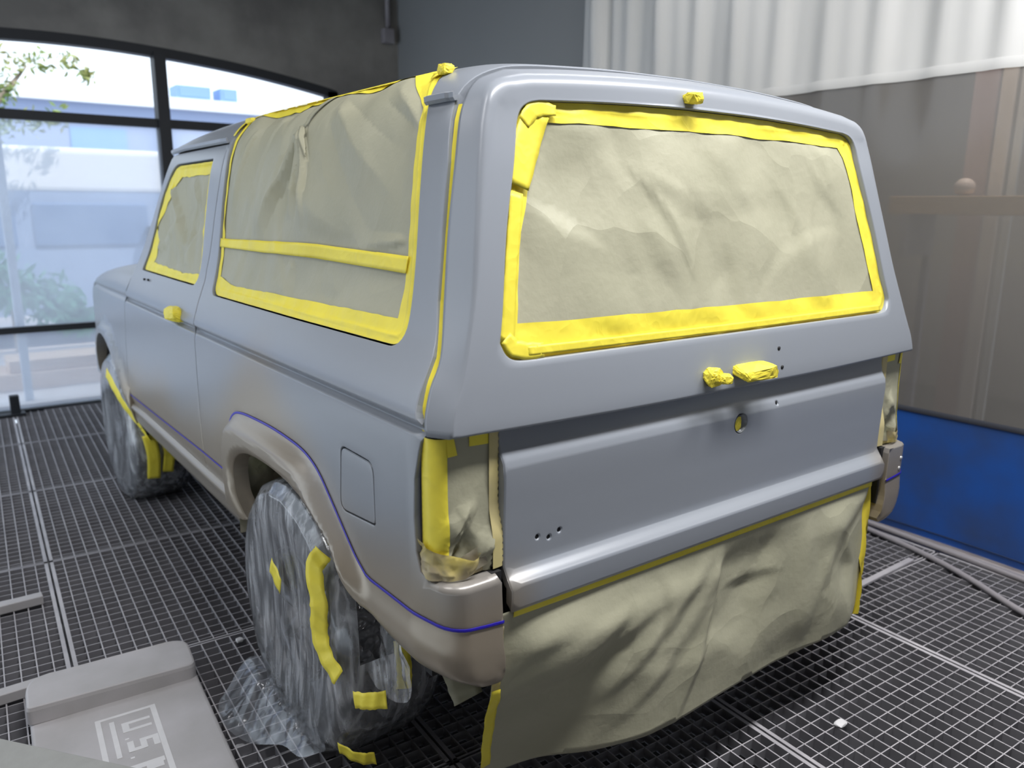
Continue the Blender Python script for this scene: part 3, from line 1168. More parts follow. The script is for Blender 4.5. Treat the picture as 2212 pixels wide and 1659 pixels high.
WOUT = [(p[0] - dirn[i][0] * .001, p[2] - dirn[i][2] * .001) for i, p in enumerate(WIN)][::-1]
WINN = jag([(-.648, 1.268), (0, 1.262), (.643, 1.262), (.62, 1.36), (.593, 1.462), (.575, 1.56), (.553, 1.636), (.530, 1.660), (.275, 1.668), (-.085, 1.670), (-.530, 1.661), (-.575, 1.56), (-.618, 1.445), (-.637, 1.345)], .0015, 8, .05)
rg = aperture('hatch_window', WOUT, WINN, 33, PAPER, ((16, -.5, .55, 1.28, 1.65, .009), dict(ang=-.7, spread=.5, wid=(.022, .055), soft=.006, length=(.08, .3))), False,
              surf=S_rear, sign=1, parent=hatch, recess=.004, res=.014)
wrr = make_wr(33, 16, -.5, .55, 1.28, 1.65, .009, ang=-.7, spread=.5, wid=(.022, .055), soft=.006, length=(.08, .3))


def S_rw(u, v):
    return S_rear(u, v) - np.stack([0 * u, .004 + wrr(u, v) * sstep(dist_loops(u, v, [(True, WOUT)]), .01, .07), 0 * u], -1)


# the loose diagonal piece in the top left corner and overlapping strips
ribbon('masking_tape', S_rw, [(-.615, 1.53), (-.590, 1.60), (-.545, 1.682)], [.045, .07, .06], TAPE, rg, sign=1, off=.003, wob=.0006)
ribbon('masking_tape', S_rw, [(-.686, 1.235), (-.655, 1.38), (-.622, 1.52)], [.035, .03, .03], TAPE, rg, sign=1, off=.0018, wob=.0004)
ribbon('masking_tape', S_rw, [(-.64, 1.215), (0, 1.211), (.66, 1.213)], .018, TAPE, rg, sign=1, off=.004)
ribbon('masking_tape', S_rw, [(-.585, 1.655), (-.560, 1.680), (-.535, 1.686), (-.50, 1.683)], [.03, .035, .032, .02], TAPE, rg, sign=1, off=.004, wob=.0009, res=.007)
ribbon('masking_tape', S_rw, [(-.690, 1.245), (-.672, 1.222), (-.640, 1.215), (-.60, 1.214)], [.03, .034, .034, .028], TAPE, rg, sign=1, off=.0035, wob=.0009, res=.007)

# wrapped fittings on the hatch
kn = lump('glass_latch_knob', (-.118, .008, 1.106), (.024, .020, .024), TAPE, hatch, 41, .9)
lump('knob_tip', (-.096, -.008, 1.102), (.020, .020, .013), TAPE, kn, 44, .9)
bpy.data.objects['knob_tip'].location = (.022, -.016, -.004)
lump('hatch_handle', (.030, .004, 1.105), (.064, .032, .021), TAPE, hatch, 42, .3)
lump('washer_nozzle', (-.097, .134, 1.741), (.022, .022, .013), TAPE, hatch, 43, .4)
for (x, z) in ((.158, 1.145), (.168, 1.096)):
    tube('bolt_hole', [(x, float(rear_y(z)) - .0012, z), (x, float(rear_y(z)) + .004, z)], .0052, DARK, hatch, 14)

# tape in the seam between body and hatch
seamline = [tuple(p) for p in even(seam_side[::-1], 60)]
V, F = [], []
for (x, y, z) in seamline:
    if z > 1.069:
        V += [(x * .990 + .0, y - .002, z), (x * .986, y + .010, z), (x * .992, y + .024, z)]
for i in range(len(V) // 3 - 1):
    for k in range(2):
        F.append((3 * i + k, 3 * i + k + 1, 3 * i + k + 4, 3 * i + k + 3))
mesh('seam_masking_tape', V, F, TAPE, hatch, True)
mesh('seam_masking_tape', [(-a, b, c) for a, b, c in V], F, TAPE, hatch, True)
# body opening behind the hatch seam
V, F = [], []
for i in range(nL):
    V += [(SEAM[i][0] * .975, SEAM[i][1] - .01, SEAM[i][2] - .018), (SEAM[i][0] * .975, SEAM[i][1] + .05, SEAM[i][2] - .018)]
for i in range(nL):
    j = (i + 1) % nL
    F.append((2 * i, 2 * j, 2 * j + 1, 2 * i + 1))
mesh('hatch_opening_flange', V, F, DARK, car, True)

# ------------------------------------------------------------------ tailgate
TG = [(.684, .016), (.690, .003), (.70, -.002), (.742, -.003), (.7475, -.0015), (.752, .003), (.768, .0215), (.773, .0255), (.79, .0272), (.88, .0255), (.985, .0225),
      (1.000, .0265), (1.012, .033), (1.024, .040), (1.045, .043), (1.07, .044)]
TGZ, TGY = zip(*TG)


def S_tail(u, v):
    u, v = np.asarray(u, float), np.asarray(v, float)
    return np.stack([u, interp_s(v, TGZ, TGY) + 0 * u, v + 0 * u], -1)


holes = [[(x + .0052 * math.cos(a), z + .0052 * math.sin(a)) for a in np.linspace(0, 2 * math.pi, 12, endpoint=False)] for (x, z) in ((.171, .999), (-.621, .825), (-.590, .817), (-.562, .826))]
KEYH = [(.022 + .0235 * math.cos(a), .968 + .0245 * math.sin(a)) for a in np.linspace(0, 2 * math.pi, 24, endpoint=False)]
TOUT = round_poly([(-.706, .686), (.706, .686), (.709, 1.068), (-.709, 1.068)], [.008, .008, .004, .004], 3)
tg_lines = []
for zz in (.690, .696, .70, .738, .742, .745, .7475, .750, .753, .758, .763, .768, .7705, .773, .778, .79, .985, .992, 1.0, 1.006, 1.012, 1.018, 1.024, 1.034, 1.045):
    tg_lines.append([(x, zz) for x in np.linspace(-.7005, .7005, 80)])
tail = panel('tailgate', TOUT, S_tail, PAINT, car, holes + [KEYH], .022, .004, .018, sign=1, attr=base_coat_rear, lines=tg_lines)
for (x, z) in ((.171, .999), (-.621, .825), (-.590, .817), (-.562, .826)):
    y = float(interp_s(z, TGZ, TGY))
    tube('bolt_hole', [(x, y + .004, z), (x, y + .012, z)], .0055, DARK, tail, 12)
yk = float(interp_s(.968, TGZ, TGY))
V, F = [], []
for r_, dy in ((.0235, 0), (.0225, .002), (.019, .012), (0.0001, .013)):
    for a in np.linspace(0, 2 * math.pi, 24, endpoint=False):
        V.append((.022 + r_ * math.cos(a), yk + dy, .968 + r_ * math.sin(a)))
for i in range(3):
    for k in range(24):
        F.append((i * 24 + k, i * 24 + (k + 1) % 24, (i + 1) * 24 + (k + 1) % 24, (i + 1) * 24 + k))
lock = mesh('lock_recess', V, F, PAINT, tail, True)
lump('taped_keyhole', (.018, yk + .010, .966), (.015, .005, .019), TAPE, lock, 51, .8, .05)

# ------------------------------------------------------------------ tail lamp recesses, masked
for s in (-1, 1):
    # back of the pocket
    V = [(s * .842, .105, .76), (s * .842, .105, 1.09), (s * .70, .075, 1.09), (s * .70, .075, .76)]
    pocket = mesh('tail_lamp_pocket', V, [(0, 1, 2, 3)], DARK, car)

    # lamp face wraps from the side round to the back: plan curve (x, y)
    plan = spline([(.853, .096), (.852, .070), (.838, .052), (.815, .046), (.77, .044), (.716, .046), (.708, .052)], 6)
    pc = np.array(plan)
    dl = np.concatenate([[0], np.cumsum(np.linalg.norm(np.diff(pc, axis=0), axis=1))])

    def S_lamp(u, v, s=s):
        u = np.asarray(u, float)
        x = np.interp(u, dl, pc[:, 0])
        y = np.interp(u, dl, pc[:, 1])
        return np.stack([s * x, y, np.asarray(v, float) + 0 * u], -1)
    sg = 1 if s < 0 else -1
    W_ = dl[-1]
    wl_ = make_wr(61 if s < 0 else 62, 9, .07, W_ - .02, .79, .92, .016, ang=1.3, spread=.5, wid=(.006, .02), soft=.003, length=(.04, .12))

    def lift_l(U, V):
        return wl_(U, V) * sstep(-V, -.98, -.86) * sstep(U, .01, .04)
    cover = panel('tail_lamp', [(0, .782), (W_, .782), (W_, 1.066), (0, 1.066)], S_lamp, PAPER, car, (), .008, 0, 0, sign=sg, lift=lift_l)
    cover['label'] = 'tail lamp hidden under masking paper'
    panel('masking_tape', [(0, .80), (.062, .80), (.064, .84), (.062, .95), (.062, 1.066), (0, 1.066)], S_lamp, TAPE, cover, (), .008, 0, 0, sign=sg, lift=lambda u, v: lift_l(u, v) + .0015)
    panel('masking_tape', [(.062, 1.03), (.082, 1.032), (.075, 1.066), (.06, 1.066)], S_lamp, TAPE, cover, (), .008, 0, 0, sign=sg, lift=lambda u, v: lift_l(u, v) + .003)
    panel('masking_tape', [(W_ - .075, 1.045), (W_ - .03, 1.043), (W_ - .03, 1.066), (W_ - .075, 1.066)], S_lamp, TAPE, cover, (), .008, 0, 0, sign=sg, lift=lambda u, v: lift_l(u, v) + .002)
    panel('masking_tape', [(W_ - .030, .785), (W_ - .002, .785), (W_ - .002, 1.066), (W_ - .030, 1.066)], S_lamp, mat('faded_masking_tape', (.62, .53, .22), .45, noise=(8, 1, (.55, .47, .25))), cover, (), .008, 0, 0, sign=sg, lift=lambda u, v: .004 + .014 * sstep(-v, -.92, -.84))
    wd = make_wr(71, 14, 0, W_, .78, .86, .014, ang=.4, spread=.8, wid=(.005, .016), soft=.004, length=(.03, .09))
    panel('oversprayed_tape', jag([(0, .782), (W_ - .01, .782), (W_ - .01, .832), (.10, .822), (.06, .835), (0, .86)], .003, 6), S_lamp, TAPE_DUSTY, cover, (), .006, 0, 0, sign=sg, lift=lambda u, v: wd(u, v) + .006)
    panel('oversprayed_paper', jag([(.07, .786), (W_ - .012, .80), (W_ - .012, .85), (.075, .828)], .003, 7), S_lamp, PAPER_DUSTY, cover, (), .006, 0, 0, sign=sg, lift=lambda u, v: wd(u + .3, v) + .012)
    # ledge on top of the bumper corner
    V = [(s * .845, .10, .778), (s * .828, .04, .7785), (s * .812, .019, .7785), (s * .735, .017, .7785), (s * .735, .07, .776), (s * .80, .10, .776)]
    o = mesh('bumper_corner_ledge', V, [tuple(range(6)) if s > 0 else tuple(range(6))[::-1]], PAINT, car)
    at = o.data.attributes.new('base_coat', 'FLOAT', 'POINT')
    at.data.foreach_set('value', np.full(len(V), .9, np.float32))
    boxes('bumper_end_bracket', [(s * .73 - .012, s * .73 + .012, .02, .09, .60, .78)], DARK, car)
for (x, z) in ((.806, .738), (.800, .706)):
    tube('bolt_hole', [(x, -.002, z), (x, .004, z)], .006, mat('bright_bolt', (.7, .7, .7), .3, .6), car)

# ------------------------------------------------------------------ paper skirt hanging from the tailgate
wsk = make_wr(81, 22, -.6, .6, .27, .66, .021, ang=.65, spread=.55, wid=(.028, .085), soft=.012, length=(.12, .45))


def S_skirt(u, v):
    u, v = np.asarray(u, float), np.asarray(v, float)
    hgt = (.69 - v) / .45
    left = sstep(-u, .25, .72)
    y = .010 + hgt * (.105 * left - .030 * (1 - left) + .035 * sstep(u, .35, .7))
    y = y - wsk(u, v) * sstep(hgt, .03, .25) + .02 * np.sin(3 * u + 1) * hgt
    x = u + .015 * hgt * np.sin(6 * u)
    return np.stack([x, y, v + 0 * u], -1)


SK = [(-.728, .690), (-.735, .66), (-.735, .55), (-.730, .40), (-.722, .232), (-.55, .236), (-.35, .243), (-.14, .236), (.1, .238), (.255, .236), (.45, .252), (.655, .262), (.668, .33), (.655, .50), (.64, .62), (.655, .690)]
skirt = panel('paper_skirt', SK, S_skirt, PAPER, car, (), .013, 0, 0, sign=1)
skirt['label'] = 'wide sheet of masking paper hanging below the tailgate'
md = skirt.modifiers.new('thick', 'SOLIDIFY')
md.thickness = .0006
ribbon('masking_tape', S_skirt, [(-.695, .683), (-.3, .683), (.3, .683), (.66, .683)], .018, TAPE, skirt, sign=1, off=.003)
ribbon('masking_tape', S_skirt, [(-.722, .50), (-.72, .40), (-.714, .29), (-.715, .27)], [.022, .03, .03, .028], TAPE, skirt, sign=1, off=.002, wob=.0008)
o = ribbon('oversprayed_tape', S_skirt, [(-.726, .66), (-.724, .50)], .02, TAPE_DUSTY, skirt, sign=1, off=.002)
# gathered paper and tape at the right end
V, F = [], []
nr = 26
for i in range(nr):
    z = .68 - i * .0175
    for k in range(7):
        x = .655 + k * .022 - .05 * (i / nr)
        V.append((x, .010 + .030 * math.sin(k * 1.7 + i * .25) * (.3 + i / nr) + .012 * k, z))
for i in range(nr - 1):
    for k in range(6):
        F.append((i * 7 + k, i * 7 + k + 1, (i + 1) * 7 + k + 1, (i + 1) * 7 + k))
mesh('masking_tape', V, F, mat('shaded_masking_tape', (.70, .56, .04), .45, bump=(50, .3, .003)), skirt, True)  # darker copy of the tape yellow, shade put into its colour
mesh('oversprayed_paper', [(x + .03, y + .02, z - .01) for x, y, z in V[:140]], [f for f in F if max(f) < 140], PAPER_DUSTY, skirt, True)


# ------------------------------------------------------------------ wheels in plastic film
def revolve(name, prof, cx, cy, cz, s, m, parent, n=72, disp=None, squash=None):
    """prof: list of (x outward, r)"""
    V, F = [], []
    for i, (x, r_) in enumerate(prof):
        for k in range(n):
            a = 2 * math.pi * k / n
            dx, dr = disp(i, a, x, r_) if disp else (0, 0)
            rr = r_ + dr
            p = [cx + s * (x + dx), cy + rr * math.cos(a), cz + rr * math.sin(a)]
            if squash:
                p = squash(p)
            V.append(p)
    for i in range(len(prof) - 1):
        for k in range(n):
            q = (i * n + k, i * n + (k + 1) % n, (i + 1) * n + (k + 1) % n, (i + 1) * n + k)
            F.append(q if s > 0 else q[::-1])
    return mesh(name, V, F, m, parent, True)


TYRE_PROF = [(-.25, .19), (-.262, .25), (-.262, .31), (-.25, .345), (-.225, .362), (-.13, .366), (-.035, .362), (-.010, .345), (.002, .31), (.002, .25), (-.012, .19)]


def make_wheel(cx, cy, s, detail, seed):
    wroot = bpy.data.objects.new('wheel', None)
    COL.objects.link(wroot)
    wroot.parent = car
    cz = .366
    revolve('tyre', TYRE_PROF, cx, cy, cz, s, RUBBER, wroot)
    # tread blocks
    V, F = [], []
    for k in range(40):
        for row in range(4):
            a = 2 * math.pi * (k + .5 * (row % 2)) / 40
            x0 = -.245 + row * .062
            for (xx, dr, da) in ((x0, .352, -.05), (x0 + .046, .352, -.05), (x0 + .046, .352, .05), (x0, .352, .05), (x0, .3735, -.045), (x0 + .046, .3735, -.045), (x0 + .046, .3735, .045), (x0, .3735, .045)):
                V.append((cx + s * xx, cy + dr * math.cos(a + da), max(.0015, cz + dr * math.sin(a + da))))
            b = len(V) - 8
            F += [tuple(b + i for i in f) for f in ((4, 5, 6, 7), (0, 1, 5, 4), (1, 2, 6, 5), (2, 3, 7, 6), (3, 0, 4, 7))]
    mesh('tread', V, F, RUBBER, wroot)
    rim = revolve('rim', [(-.02, .195), (-.006, .19), (-.02, .175), (-.06, .165), (-.07, .12), (-.05, .08), (-.03, .05), (-.03, .0001)], cx, cy, cz, s, RIM, wroot, 48)
    for k in range(8):
        a = 2 * math.pi * k / 8
        tube('spoke', [(cx + s * -.035, cy + .05 * math.cos(a), cz + .05 * math.sin(a)), (cx + s * -.03, cy + .17 * math.cos(a), cz + .17 * math.sin(a))], .018, RIM, rim, 8)
    # film bag
    rnd = random.Random(seed)
    fr = [(rnd.randint(3, 19), rnd.uniform(0, 6.3), rnd.uniform(5, 30), rnd.uniform(.3, 1)) for _ in range(9)]

    def disp(i, a, x, r_):
        h = 0
        for (n_, p, q_, am) in fr:
            h += am * (1 - abs(math.sin((n_ * a + q_ * (x + r_) + p) / 2)) * 1.6)
        h = h / 9
        loose = 1 + 1.2 * max(0, -math.sin(a)) + .6 * max(0, math.sin(a)) ** 4
        kk = min(1, (r_ / .2) ** 2)
        return (.0035 * h * loose * kk, .005 * h * loose * kk + .003 * kk)

    def squash(p):
        if p[2] < .004:
            p[2] = .004 + .002 * abs(math.sin(p[1] * 60))
        return p
    prof = []
    base_p = [(-.268, .12), (-.280, .26), (-.276, .33), (-.255, .375), (-.20, .390), (-.13, .392), (-.06, .390), (-.005, .378), (.020, .345), (.026, .29), (.020, .22), (.012, .15), (.012, .08), (.016, .0001)]
    for p, q_ in zip(base_p[:-1], base_p[1:]):
        for k in range(5):
            t = k / 5
            prof.append((p[0] + (q_[0] - p[0]) * t, p[1] + (q_[1] - p[1]) * t))
    prof.append(base_p[-1])
    film = revolve('plastic_film', prof, cx, cy, cz, s, FILM, wroot, 200 if detail else 90, disp, squash)
    return wroot, film


def face_pt(cx, cy, s, dy, z, off=.034):
    return (cx + s * off, cy + dy, z)


def tape_3d(name, pts, width, m, parent, nrm, wob=.004, seed=1):
    rnd = random.Random(seed)
    P = np.array(spline(pts, 8))
    Nn = np.array(nrm, float)
    if Nn.ndim == 1:
        Nn = np.tile(Nn, (len(P), 1))
    else:
        Nn = np.stack([np.interp(np.linspace(0, 1, len(P)), np.linspace(0, 1, len(Nn)), Nn[:, k]) for k in range(3)], 1)
    T = np.gradient(P, axis=0)
    T /= np.linalg.norm(T, axis=1)[:, None]
    B = np.cross(T, Nn)
    B /= np.linalg.norm(B, axis=1)[:, None]
    V, F = [], []
    for i in range(len(P)):
        for k in range(5):
            q_ = (k / 4 - .5)
            V.append(P[i] + B[i] * (q_ * width + (rnd.uniform(-1, 1) * wob * .3 if abs(q_) > .4 else 0)) + Nn[i] * (wob * math.sin(i * 1.1 + k * .7) * .5))
    for i in range(len(P) - 1):
        for k in range(4):
            F.append((i * 5 + k, i * 5 + k + 1, i * 5 + k + 6, i * 5 + k + 5))
    o = mesh(name, V, F, m, parent, True)
    md = o.modifiers.new('thick', 'SOLIDIFY')
    md.thickness = .0006
    return o


WX = .855
w1, f1 = make_wheel(-WX, .83, -1, True, 5)
w2, f2 = make_wheel(-WX, 3.22, -1, False, 9)
w3, f3 = make_wheel(WX, .83, 1, False, 11)
w4, f4 = make_wheel(WX, 3.22, 1, False, 13)
SIDE = (-1, 0, 0)
x_ = -WX - .040
tape_3d('masking_tape', [(x_ + .02, .545, .665), (x_, .560, .62), (x_, .540, .53), (x_, .545, .46), (x_, .515, .41), (x_ + .006, .455, .375)], .052, TAPE, w1, (-.85, -.5, 0), .004, 2)
tape_3d('masking_tape', [(x_ + .02, .40, .34), (x_ + .03, .35, .36), (x_ + .06, .31, .375)], .04, TAPE, w1, (-.9, -.4, .2), .004, 3)
tape_3d('masking_tape', [(-.80, .30, .52), (-.80, .285, .45), (-.80, .29, .40)], .035, TAPE, w1, (-.5, -.85, 0), .004, 4)
tape_3d('masking_tape', [(x_ + .03, .53, .125), (x_ + .05, .46, .13), (x_ + .08, .42, .14)], .035, TAPE, w1, (-.8, -.5, -.1), .004, 6)
tape_3d('masking_tape', [(x_ + .006, .895, .50), (x_ + .004, .82, .465)], .058, TAPE, w1, SIDE, .003, 7)
tape_3d('masking_tape', [(-.74, .70, .745), (-.74, .64, .735)], .05, TAPE, w1, (-.6, 0, .8), .003, 8)
# scrap of paper showing behind the wheel
tape_3d('masking_paper', [(-.70, .24, .47), (-.70, .20, .43), (-.70, .17, .40)], .07, PAPER, w1, (-.4, -.9, 0), .004, 9)
wh_ = make_wr(93, 26, .25, .58, .36, .68, .02, ang=1.2, spread=.5, wid=(.008, .02), soft=.006, length=(.05, .15))


def S_hang(u, v):
    u, v = np.asarray(u, float), np.asarray(v, float)
    return np.stack([-.815 + wh_(u, v) + .25 * (.5 - u) * 0, u, v], -1)


panel('hanging_film', spline([(.52, .68), (.56, .60), (.53, .50), (.48, .40), (.36, .36), (.24, .40), (.22, .50), (.30, .60), (.42, .68)], 4, True), S_hang, FILM, w1, (), .008, 0, 0, sign=-1)
# loose film lying on the floor ahead of the wheel
wf = make_wr(91, 30, -1.12, -.80, .55, 1.15, .03, wid=(.01, .04), soft=.01, length=(.05, .2))


def S_flat(u, v):
    u, v = np.asarray(u, float), np.asarray(v, float)
    d = dist_loops(u, v, [(True, FOUT)])
    h = .006 + np.abs(wf(u, v)) * sstep(d, 0, .05) * .7 + .09 * sstep(u, -1.0, -.89)
    return np.stack([u, v, h], -1)


FOUT = spline([(-.87, 1.12), (-.985, 1.115), (-1.025, 1.04), (-1.030, .95), (-1.01, .87), (-.975, .80), (-.945, .72), (-.93, .62), (-.88, .58), (-.86, .75), (-.86, .95)], 4, True)
panel('loose_film', FOUT, S_flat, FILM_THIN, w1, (), .010, 0, 0, sign=1)
xf = -WX - .042
tape_3d('masking_tape', [(-.925, 2.985, .70), (-.905, 2.90, .62), (-.883, 2.855, .556), (-.838, 2.815, .466), (-.798, 2.80, .38)], .075, TAPE, w2, SIDE, .002, 12)
tape_3d('masking_tape', [(-.800, 2.80, .41), (-.785, 2.805, .30), (-.785, 2.845, .175)], .06, TAPE, w2, (-.2, -.98, 0), .002, 13)
tape_3d('masking_tape', [(-.76, 2.80, .44), (-.715, 2.80, .33), (-.72, 2.835, .20)], .05, TAPE, w2, (-.2, -.98, 0), .002, 14)

# ------------------------------------------------------------------ the booth
# floor of steel grates, very slightly out of line with the vehicle
FROT = R(-2.6)
XS = [-2.25, -1.41, -.59, .235, 1.065, 1.91]
YS = [-3.62, -2.62, -1.61, -.60, .42, 1.43, 2.45, 3.47, 4.49, 5.42]
V, F = [], []
P_ = .0475
for i in range(len(XS) - 1):
    for j in range(len(YS) - 1):
        x0, x1, y0, y1 = XS[i] + .004, XS[i + 1] - .004, YS[j] + .004, YS[j + 1] - .004
        fb = .013
        box_vf(V, F, x0, x0 + fb, y0, y1, -.034, 0)
        box_vf(V, F, x1 - fb, x1, y0, y1, -.034, 0)
        box_vf(V, F, x0, x1, y0, y0 + .006, -.034, 0)
        box_vf(V, F, x0, x1, y1 - .006, y1, -.034, 0)
        box_vf(V, F, x0, x1, y0 + .02, y0 + .022, -.03, 0)
        nx = int(round((x1 - x0) / P_))
        for k in range(1, nx):
            x = x0 + (x1 - x0) * k / nx
            box_vf(V, F, x - .0019, x + .0019, y0, y1, -.033, -.0005)
        ny = int(round((y1 - y0) / P_))
        for k in range(1, ny):
            y = y0 + (y1 - y0) * k / ny
            box_vf(V, F, x0, x1, y - .0015, y + .0015, -.031, -.0015)
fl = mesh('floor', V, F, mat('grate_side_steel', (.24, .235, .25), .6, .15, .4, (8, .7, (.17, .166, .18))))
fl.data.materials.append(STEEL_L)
fl.data.polygons.foreach_set('material_index', [1 if k % 6 == 1 else 0 for k in range(len(F))])  # pale tops and dark sides put the overhead light into the colour
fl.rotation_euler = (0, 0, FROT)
struct(fl)
boxes('floor_curb', [(1.912, 2.35, -4, 5.4, -.40, -.006)], STEEL, fl)  # solid edge added to stop sky light showing past the grating
pit = boxes('floor_pit', [(-3.4, 2.2, -4, 5.7, -.55, -.50)], mat('pit_dark', (.03, .03, .032), .9), fl)
wq = make_wr(95, 40, -2.4, -.3, 0, 5, .02, soft=.02)


def S_filt(u, v):
    u, v = np.asarray(u, float), np.asarray(v, float)
    return np.stack([u, v, -.065 + wq(u, v) + .025 * np.sin(u * 40) * np.sin(v * 9)], -1)


panel('floor_filter', [(-2.4, 0), (-.75, 0), (-.80, 2.2), (-.95, 3.5), (-.95, 5.4), (-2.4, 5.4)], S_filt,
      mat('spray_filter_fibre', (.75, .75, .77), .9, noise=(9, 1, (.25, .25, .26)), bump=(120, .4, .01)), fl, (), .05, 0, 0, sign=1)

WALL = mat('stained_plaster', (.18, .17, .157), .85, noise=(2.5, 1.0, (.29, .275, .25)), bump=(30, .15, .01))
GREYPANEL = mat('grey_painted_panel', (.25, .26, .262), .55, noise=(1.2, .5, (.28, .29, .29)))
# front wall with the segmental arch opening (outline in x, z, built at y = 5.5)
ARCH = [(-3.3, 2.30), (-2.8, 2.42), (-2.2, 2.53), (-1.6, 2.60), (-.95, 2.645), (-.45, 2.655), (.06, 2.635), (.59, 2.59), (1.0, 2.535), (1.35, 2.475), (1.46, 2.45)]
arch_s = spline(ARCH, 4)


def wall_poly(y0, y1, m, name):
    out = arch_s
    V, F = [], []
    n = len(out)
    for y in (y0, y1):
        for (x, z) in out:
            V.append((x, y, z))
        for (x, z) in out:
            V.append((x, y, 4.2))
    for k in range(n - 1):
        F.append((k, k + 1, n + k + 1, n + k))
        F.append((2 * n + k + 1, 2 * n + k, 3 * n + k, 3 * n + k + 1))
        F.append((k + 1, k, 2 * n + k, 2 * n + k + 1))
    o = mesh(name, V, F, m)
    return o


wf_ = wall_poly(5.46, 5.75, WALL, 'wall_front')
struct(wf_)
j = boxes('wall_front_pier', [(1.46, 2.2, 5.46, 5.75, -.1, 4.2)], WALL, wf_)
wr_ = struct(boxes('wall_right', [(2.06, 2.2, 2.86, 5.5, -.1, 4.2), (2.06, 2.2, -4, 2.86, 3.05, 4.2), (2.06, 2.2, -4.0, -2.6, -.1, 4.2)], GREYPANEL))
struct(boxes('wall_back', [(-3.6, 2.2, -4.15, -4.0, -.1, 4.2)], mat('booth_back_wall', (.22, .225, .23), .7)))
struct(boxes('ceiling', [(-3.6, 6.3, -4.15, 5.75, 4.2, 4.3)], mat('booth_ceiling', (.30, .30, .31), .8)))
# left wall: piers and lintel round an unseen opening added for sky light
struct(boxes('wall_left', [(-3.6, -3.4, -4.15, -3.2, -.1, 4.2), (-3.6, -3.4, -3.2, 1.5, -.1, 4.2), (-3.6, -3.4, 5.1, 5.75, -.1, 4.2), (-3.6, -3.4, -4.15, 5.75, 3.2, 4.2)], WALL))
# arched window: frame, glazing bars, glass
win = struct(bpy.data.objects.new('window_1', None))
COL.objects.link(win)
win.location = (0, 0, 0)
V, F = [], []
for i, (x, z) in enumerate(arch_s):
    V += [(x, 5.46, z - .07), (x, 5.46, z), (x, 5.56, z), (x, 5.56, z - .07)]
for i in range(len(arch_s) - 1):
    for k in range(4):
        F.append((4 * i + k, 4 * i + (k + 1) % 4, 4 * i + 4 + (k + 1) % 4, 4 * i + 4 + k))
mesh('window_frame', V, F, BLACK_STEEL, win)
boxes('window_frame', [(1.38, 1.47, 5.46, 5.56, -.05, 2.44)], BLACK_STEEL, win)
boxes('glazing_bar', [(.0, .085, 5.44, 5.56, .02, 2.60)], BLACK_STEEL, win)
boxes('glazing_bar', [(-3.3, 1.42, 5.47, 5.54, 2.06, 2.125)], BLACK_STEEL, win)
boxes('glazing_bar', [(-3.3, 1.42, 5.47, 5.54, .575, .620)], BLACK_STEEL, win)
boxes('window_sill', [(-3.3, 1.42, 5.46, 5.56, -.05, .015)], BLACK_STEEL, win)


def haze_glass(name, haze, hazecol):
    m = bpy.data.materials.new(name)
    m.use_nodes = True
    t = m.node_tree
    t.nodes.clear()
    out = t.nodes.new('ShaderNodeOutputMaterial')
    tr = t.nodes.new('ShaderNodeBsdfTransparent')
    df = t.nodes.new('ShaderNodeBsdfTranslucent')
    df.inputs[0].default_value = (*hazecol, 1)
    gl = t.nodes.new('ShaderNodeBsdfGlossy')
    gl.inputs['Roughness'].default_value = .05
    n = t.nodes.new('ShaderNodeTexNoise')
    n.inputs['Scale'].default_value = 1.6
    mr = t.nodes.new('ShaderNodeMapRange')
    mr.inputs[3].default_value = haze * .7
    mr.inputs[4].default_value = haze * 1.3
    tc = t.nodes.new('ShaderNodeTexCoord')
    t.links.new(tc.outputs['Object'], n.inputs['Vector'])
    t.links.new(n.outputs[0], mr.inputs[0])
    m1 = t.nodes.new('ShaderNodeMixShader')
    t.links.new(mr.outputs[0], m1.inputs[0])
    t.links.new(tr.outputs[0], m1.inputs[1])
    t.links.new(df.outputs[0], m1.inputs[2])
    m2 = t.nodes.new('ShaderNodeMixShader')
    m2.inputs[0].default_value = .04
    t.links.new(m1.outputs[0], m2.inputs[1])
    t.links.new(gl.outputs[0], m2.inputs[2])
    t.links.new(m2.outputs[0], out.inputs[0])
    return m


mesh('window_pane', [(-3.3, 5.51, 0), (1.4, 5.51, 0), (1.4, 5.51, 2.09), (-3.3, 5.51, 2.09)], [(0, 1, 2, 3)], haze_glass('dusty_glass', .45, (.80, .87, 1.0)), win)
# conduit and box on the wall corner
cd = thing('electrical_conduit', 'grey conduit with a small junction box running down the corner of the plaster wall', 'conduit', (1.96, 5.44, 2.88))
tube('pipe', [(-.005, 0, .10), (-.01, 0, 1.25)], .022, STEEL, cd)
boxes('junction_box', [(-.07, .035, -.05, .016, 0, .12)], STEEL, cd, .008)
# small post by the glass
tag(boxes('door_stop_post', [(-1.19, -1.13, 5.34, 5.40, .0, .15), (-1.27, -1.10, 5.33, 5.42, .0, .02)], BLACK_STEEL, None, .006), 'short dark post standing on the floor by the arched window', 'post')

